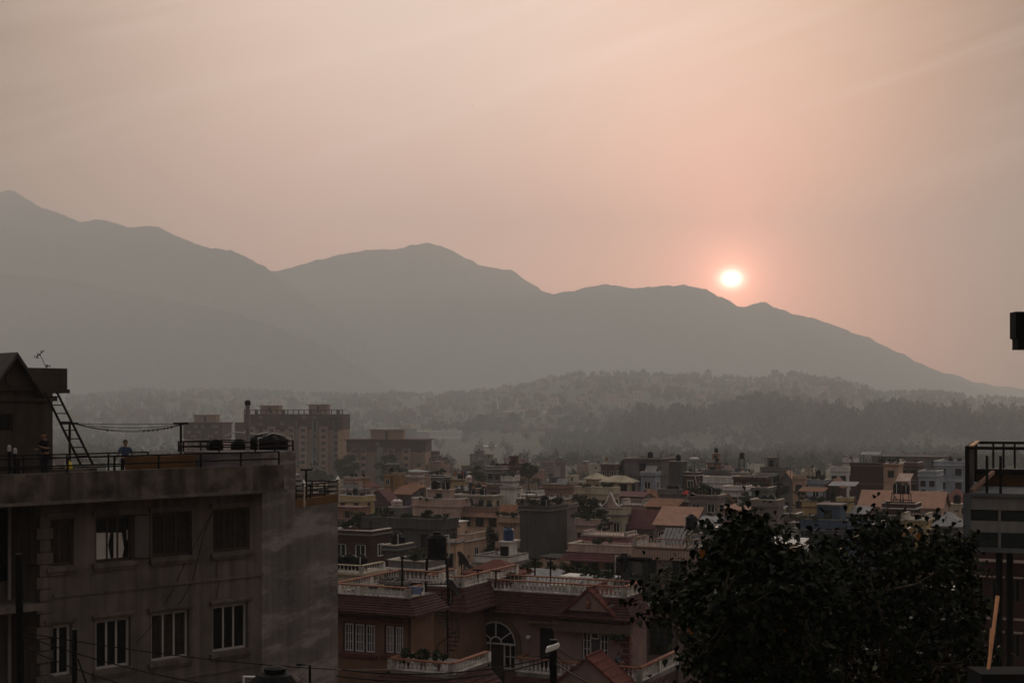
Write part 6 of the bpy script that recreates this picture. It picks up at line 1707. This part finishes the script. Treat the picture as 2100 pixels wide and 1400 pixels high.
# dark board at the upper right edge
p = W(2077, 717, 30); q = W(2180, 640, 30)
e = empty('signboard', (W(2135, 717, 30).x, 30, 0), 0, label='black box like board cut off by the right edge high above the roofs', cat='board')
MB().prism([(p.x + .05 - e.location.x, p.z), (q.x - e.location.x, p.z), (q.x - e.location.x, q.z), (p.x - e.location.x, q.z), (p.x + .0 - e.location.x, p.z + .24), (p.x + .05 - e.location.x, p.z + .22)], -.18, .18).build('board', BLACK, e)
MB().tube([(0, .25, 0), (0, .25, q.z)], .08, 8).build('pole', STEEL, e)
# bamboo pole and the dark ledge it stands on
zl = W(2025, 1378, 15).z
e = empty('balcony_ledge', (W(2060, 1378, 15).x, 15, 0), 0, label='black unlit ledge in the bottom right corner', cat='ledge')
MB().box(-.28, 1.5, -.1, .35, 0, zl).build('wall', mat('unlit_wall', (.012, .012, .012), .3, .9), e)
bp, bt_ = W(2026, 1378, 15.2), W(2046, 1222, 15.6)
e = empty('bamboo_pole', bp, 0, label='thin orange bamboo pole leaning upright near the right edge', cat='pole')
m = MB().tube([Vector((0, 0, 0)), (bt_ - bp) * .5, bt_ - bp], .018, 8, .022); m.build('pole', mat('bamboo', (.55, .27, .14), .25, .5, 6), e)
MB().tube([Vector((-.005, -.03, .02)), (bt_ - bp) * .58 + Vector((-.04, -.03, 0))], .009, 6).build('split_cane', mat('bamboo', (0, 0, 0)), e)

# ---------------------------------------------------------------- the big leafy trees in front
CONT = [(1340, 1250), (1350, 1185), (1376, 1172), (1398, 1210), (1425, 1190), (1446, 1135), (1465, 1100), (1485, 1060), (1515, 1040), (1556, 1042), (1575, 1085), (1592, 1118), (1625, 1112), (1648, 1160), (1668, 1150), (1686, 1085), (1704, 1082), (1716, 1135), (1752, 1140), (1768, 1062), (1795, 1040), (1832, 1050), (1852, 1090), (1885, 1085), (1925, 1065), (1948, 1100), (1976, 1078), (1990, 1150), (2008, 1230), (2012, 1330), (2040, 1500)]
cxs = [a for a, b in CONT]; cys = [b for a, b in CONT]
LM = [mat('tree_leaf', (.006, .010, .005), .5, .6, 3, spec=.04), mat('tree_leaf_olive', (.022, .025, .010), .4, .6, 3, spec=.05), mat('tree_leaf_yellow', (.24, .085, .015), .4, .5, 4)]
# one pointed oval leaf, folded along the rib
lv = np.array([(0, 0, 0), (.30, .12, .05), (.36, .45, .06), (.18, .80, .02), (0, 1.12, -.08), (-.18, .80, .02), (-.36, .45, .06), (-.30, .12, .05), (0, .45, -.03)])
lq = np.array([(0, 1, 2, 8), (8, 2, 3, 4), (0, 8, 6, 7), (8, 4, 5, 6)])
def front_tree(label, p0, p1, ncl, seed, root_px, D0):
    r = np.random.default_rng(seed)
    cl = []
    while len(cl) < ncl:
        px = r.uniform(p0, p1); top = np.interp(px, cxs, cys)
        py = top + 46 + (1480 - top) * r.random() ** 1.25
        if px < 1378 or (px < 1425 and py > 1235): continue
        if px < 1450 and r.random() < .55: continue
        if py < top + 95 and r.random() < .45: continue
        D = D0 + r.uniform(-2.2, 2.6) * min(1, (py - top) / 110 + .25)
        cl.append(W(px, py, D))
    cl = np.array([tuple(c) for c in cl])
    # make sure the outline tips are covered
    tips = [W(a, b + 32, D0 + r.uniform(-.5, .5)) for a, b in CONT if p0 + 12 <= a <= p1]
    tips += [W(a, np.interp(a, cxs, cys) + 52, D0 + r.uniform(-1, 1)) for a in np.arange(p0 + 8, p1, 13)]
    cl = np.concatenate([cl, np.array([tuple(c) for c in tips])])
    base = W(root_px, 1400, D0); base.z = 0
    root = empty('leafy_tree', base, 0, label=label, cat='tree')
    B0 = np.array(tuple(base))
    # limbs
    hub = np.array([base.x, base.y, W(root_px, 1560, D0).z])
    k = 9
    cen = cl[r.integers(0, len(cl), k)]
    for _ in range(6):
        d = ((cl[:, None] - cen[None]) ** 2).sum(-1).argmin(1)
        cen = np.array([cl[d == i].mean(0) if (d == i).any() else cen[i] for i in range(k)])
    MB().tube([(0, 0, 0), (.1, 0, hub[2] * .6), (0, 0, hub[2])], .26, 10, .17).build('trunk', BARK, root)
    for i in range(k):
        m = MB()
        mid = (hub + cen[i]) / 2 + [0, 0, -.15]
        m.tube([hub - B0, mid - B0, cen[i] - B0], .10, 6, .035)
        for c in cl[d == i]:
            q_ = (cen[i] + c) / 2 + [r.normal() * .06, 0, -.08]
            m.tube([cen[i] - B0, q_ - B0, c - B0], .022, 4, .006)
        m.build('branch', BARK, root)
    npl = 74
    n = len(cl) * npl
    ci = np.repeat(np.arange(len(cl)), npl)
    sg = np.repeat(r.uniform(.09, .27, len(cl)), npl)[:, None]
    off = r.normal(size=(n, 3)) * [1, 1, .85] * sg
    pos = cl[ci] + off
    # drooping leaves pointing outward and down
    az = r.random(n) * 6.283; dr = r.uniform(-.1, 1.25, n)
    ydir = np.stack([np.cos(az) * np.cos(dr), np.sin(az) * np.cos(dr), -np.sin(dr)], 1)
    rl = r.normal(size=(n, 3)); xdir = np.cross(ydir, rl); xdir /= np.linalg.norm(xdir, axis=1)[:, None]
    up = np.array([0, 0, 1.0]); x2 = np.cross(ydir, up); x2 /= np.linalg.norm(x2, axis=1)[:, None] + 1e-6
    xdir = xdir * .45 + x2 * .8; xdir -= ydir * (xdir * ydir).sum(1)[:, None]; xdir /= np.linalg.norm(xdir, axis=1)[:, None]
    zdir = np.cross(xdir, ydir)
    s = r.uniform(.065, .125, n)
    V = pos[:, None] + (lv[None, :, 0:1] * xdir[:, None] + lv[None, :, 1:2] * ydir[:, None] + lv[None, :, 2:3] * zdir[:, None]) * s[:, None, None]
    Q = (lq[None] + (np.arange(n) * 9)[:, None, None]).reshape(-1, 4)
    u = r.random(n); dep = (pos[:, 2] - pos[:, 2].min())
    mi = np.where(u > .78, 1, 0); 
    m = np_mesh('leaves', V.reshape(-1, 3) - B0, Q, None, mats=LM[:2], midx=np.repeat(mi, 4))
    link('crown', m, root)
    return root, B0, xdir, ydir
ta = front_tree('nearer leafy tree with broad drooping leaves left of the blue house', 1342, 1690, 150, 5, 1560, 19.5)
tb = front_tree('dark dense leafy tree at the right in front of the long orange roof', 1680, 2012, 150, 8, 1850, 22.5)
tb2 = None
for k, (px, py) in enumerate(((1441, 1126), (1538, 1286), (1612, 1282), (1418, 1285), (1885, 1092))):
    D = 18.2 if px < 1690 else 20.5
    p = W(px, py, D); rt, B0 = (ta[0], ta[1]) if px < 1690 else (tb[0], tb[1])
    s = .11; a = rnd.uniform(-.6, .6)
    V = [(p.x + (x * math.cos(a) + y * math.sin(a) * .3) * s - B0[0], p.y + z * s - B0[1], p.z - y * s - B0[2]) for x, y, z in lv]
    MB().add(V, [tuple(q) for q in lq]).build('yellow_leaf', LM[2], rt)
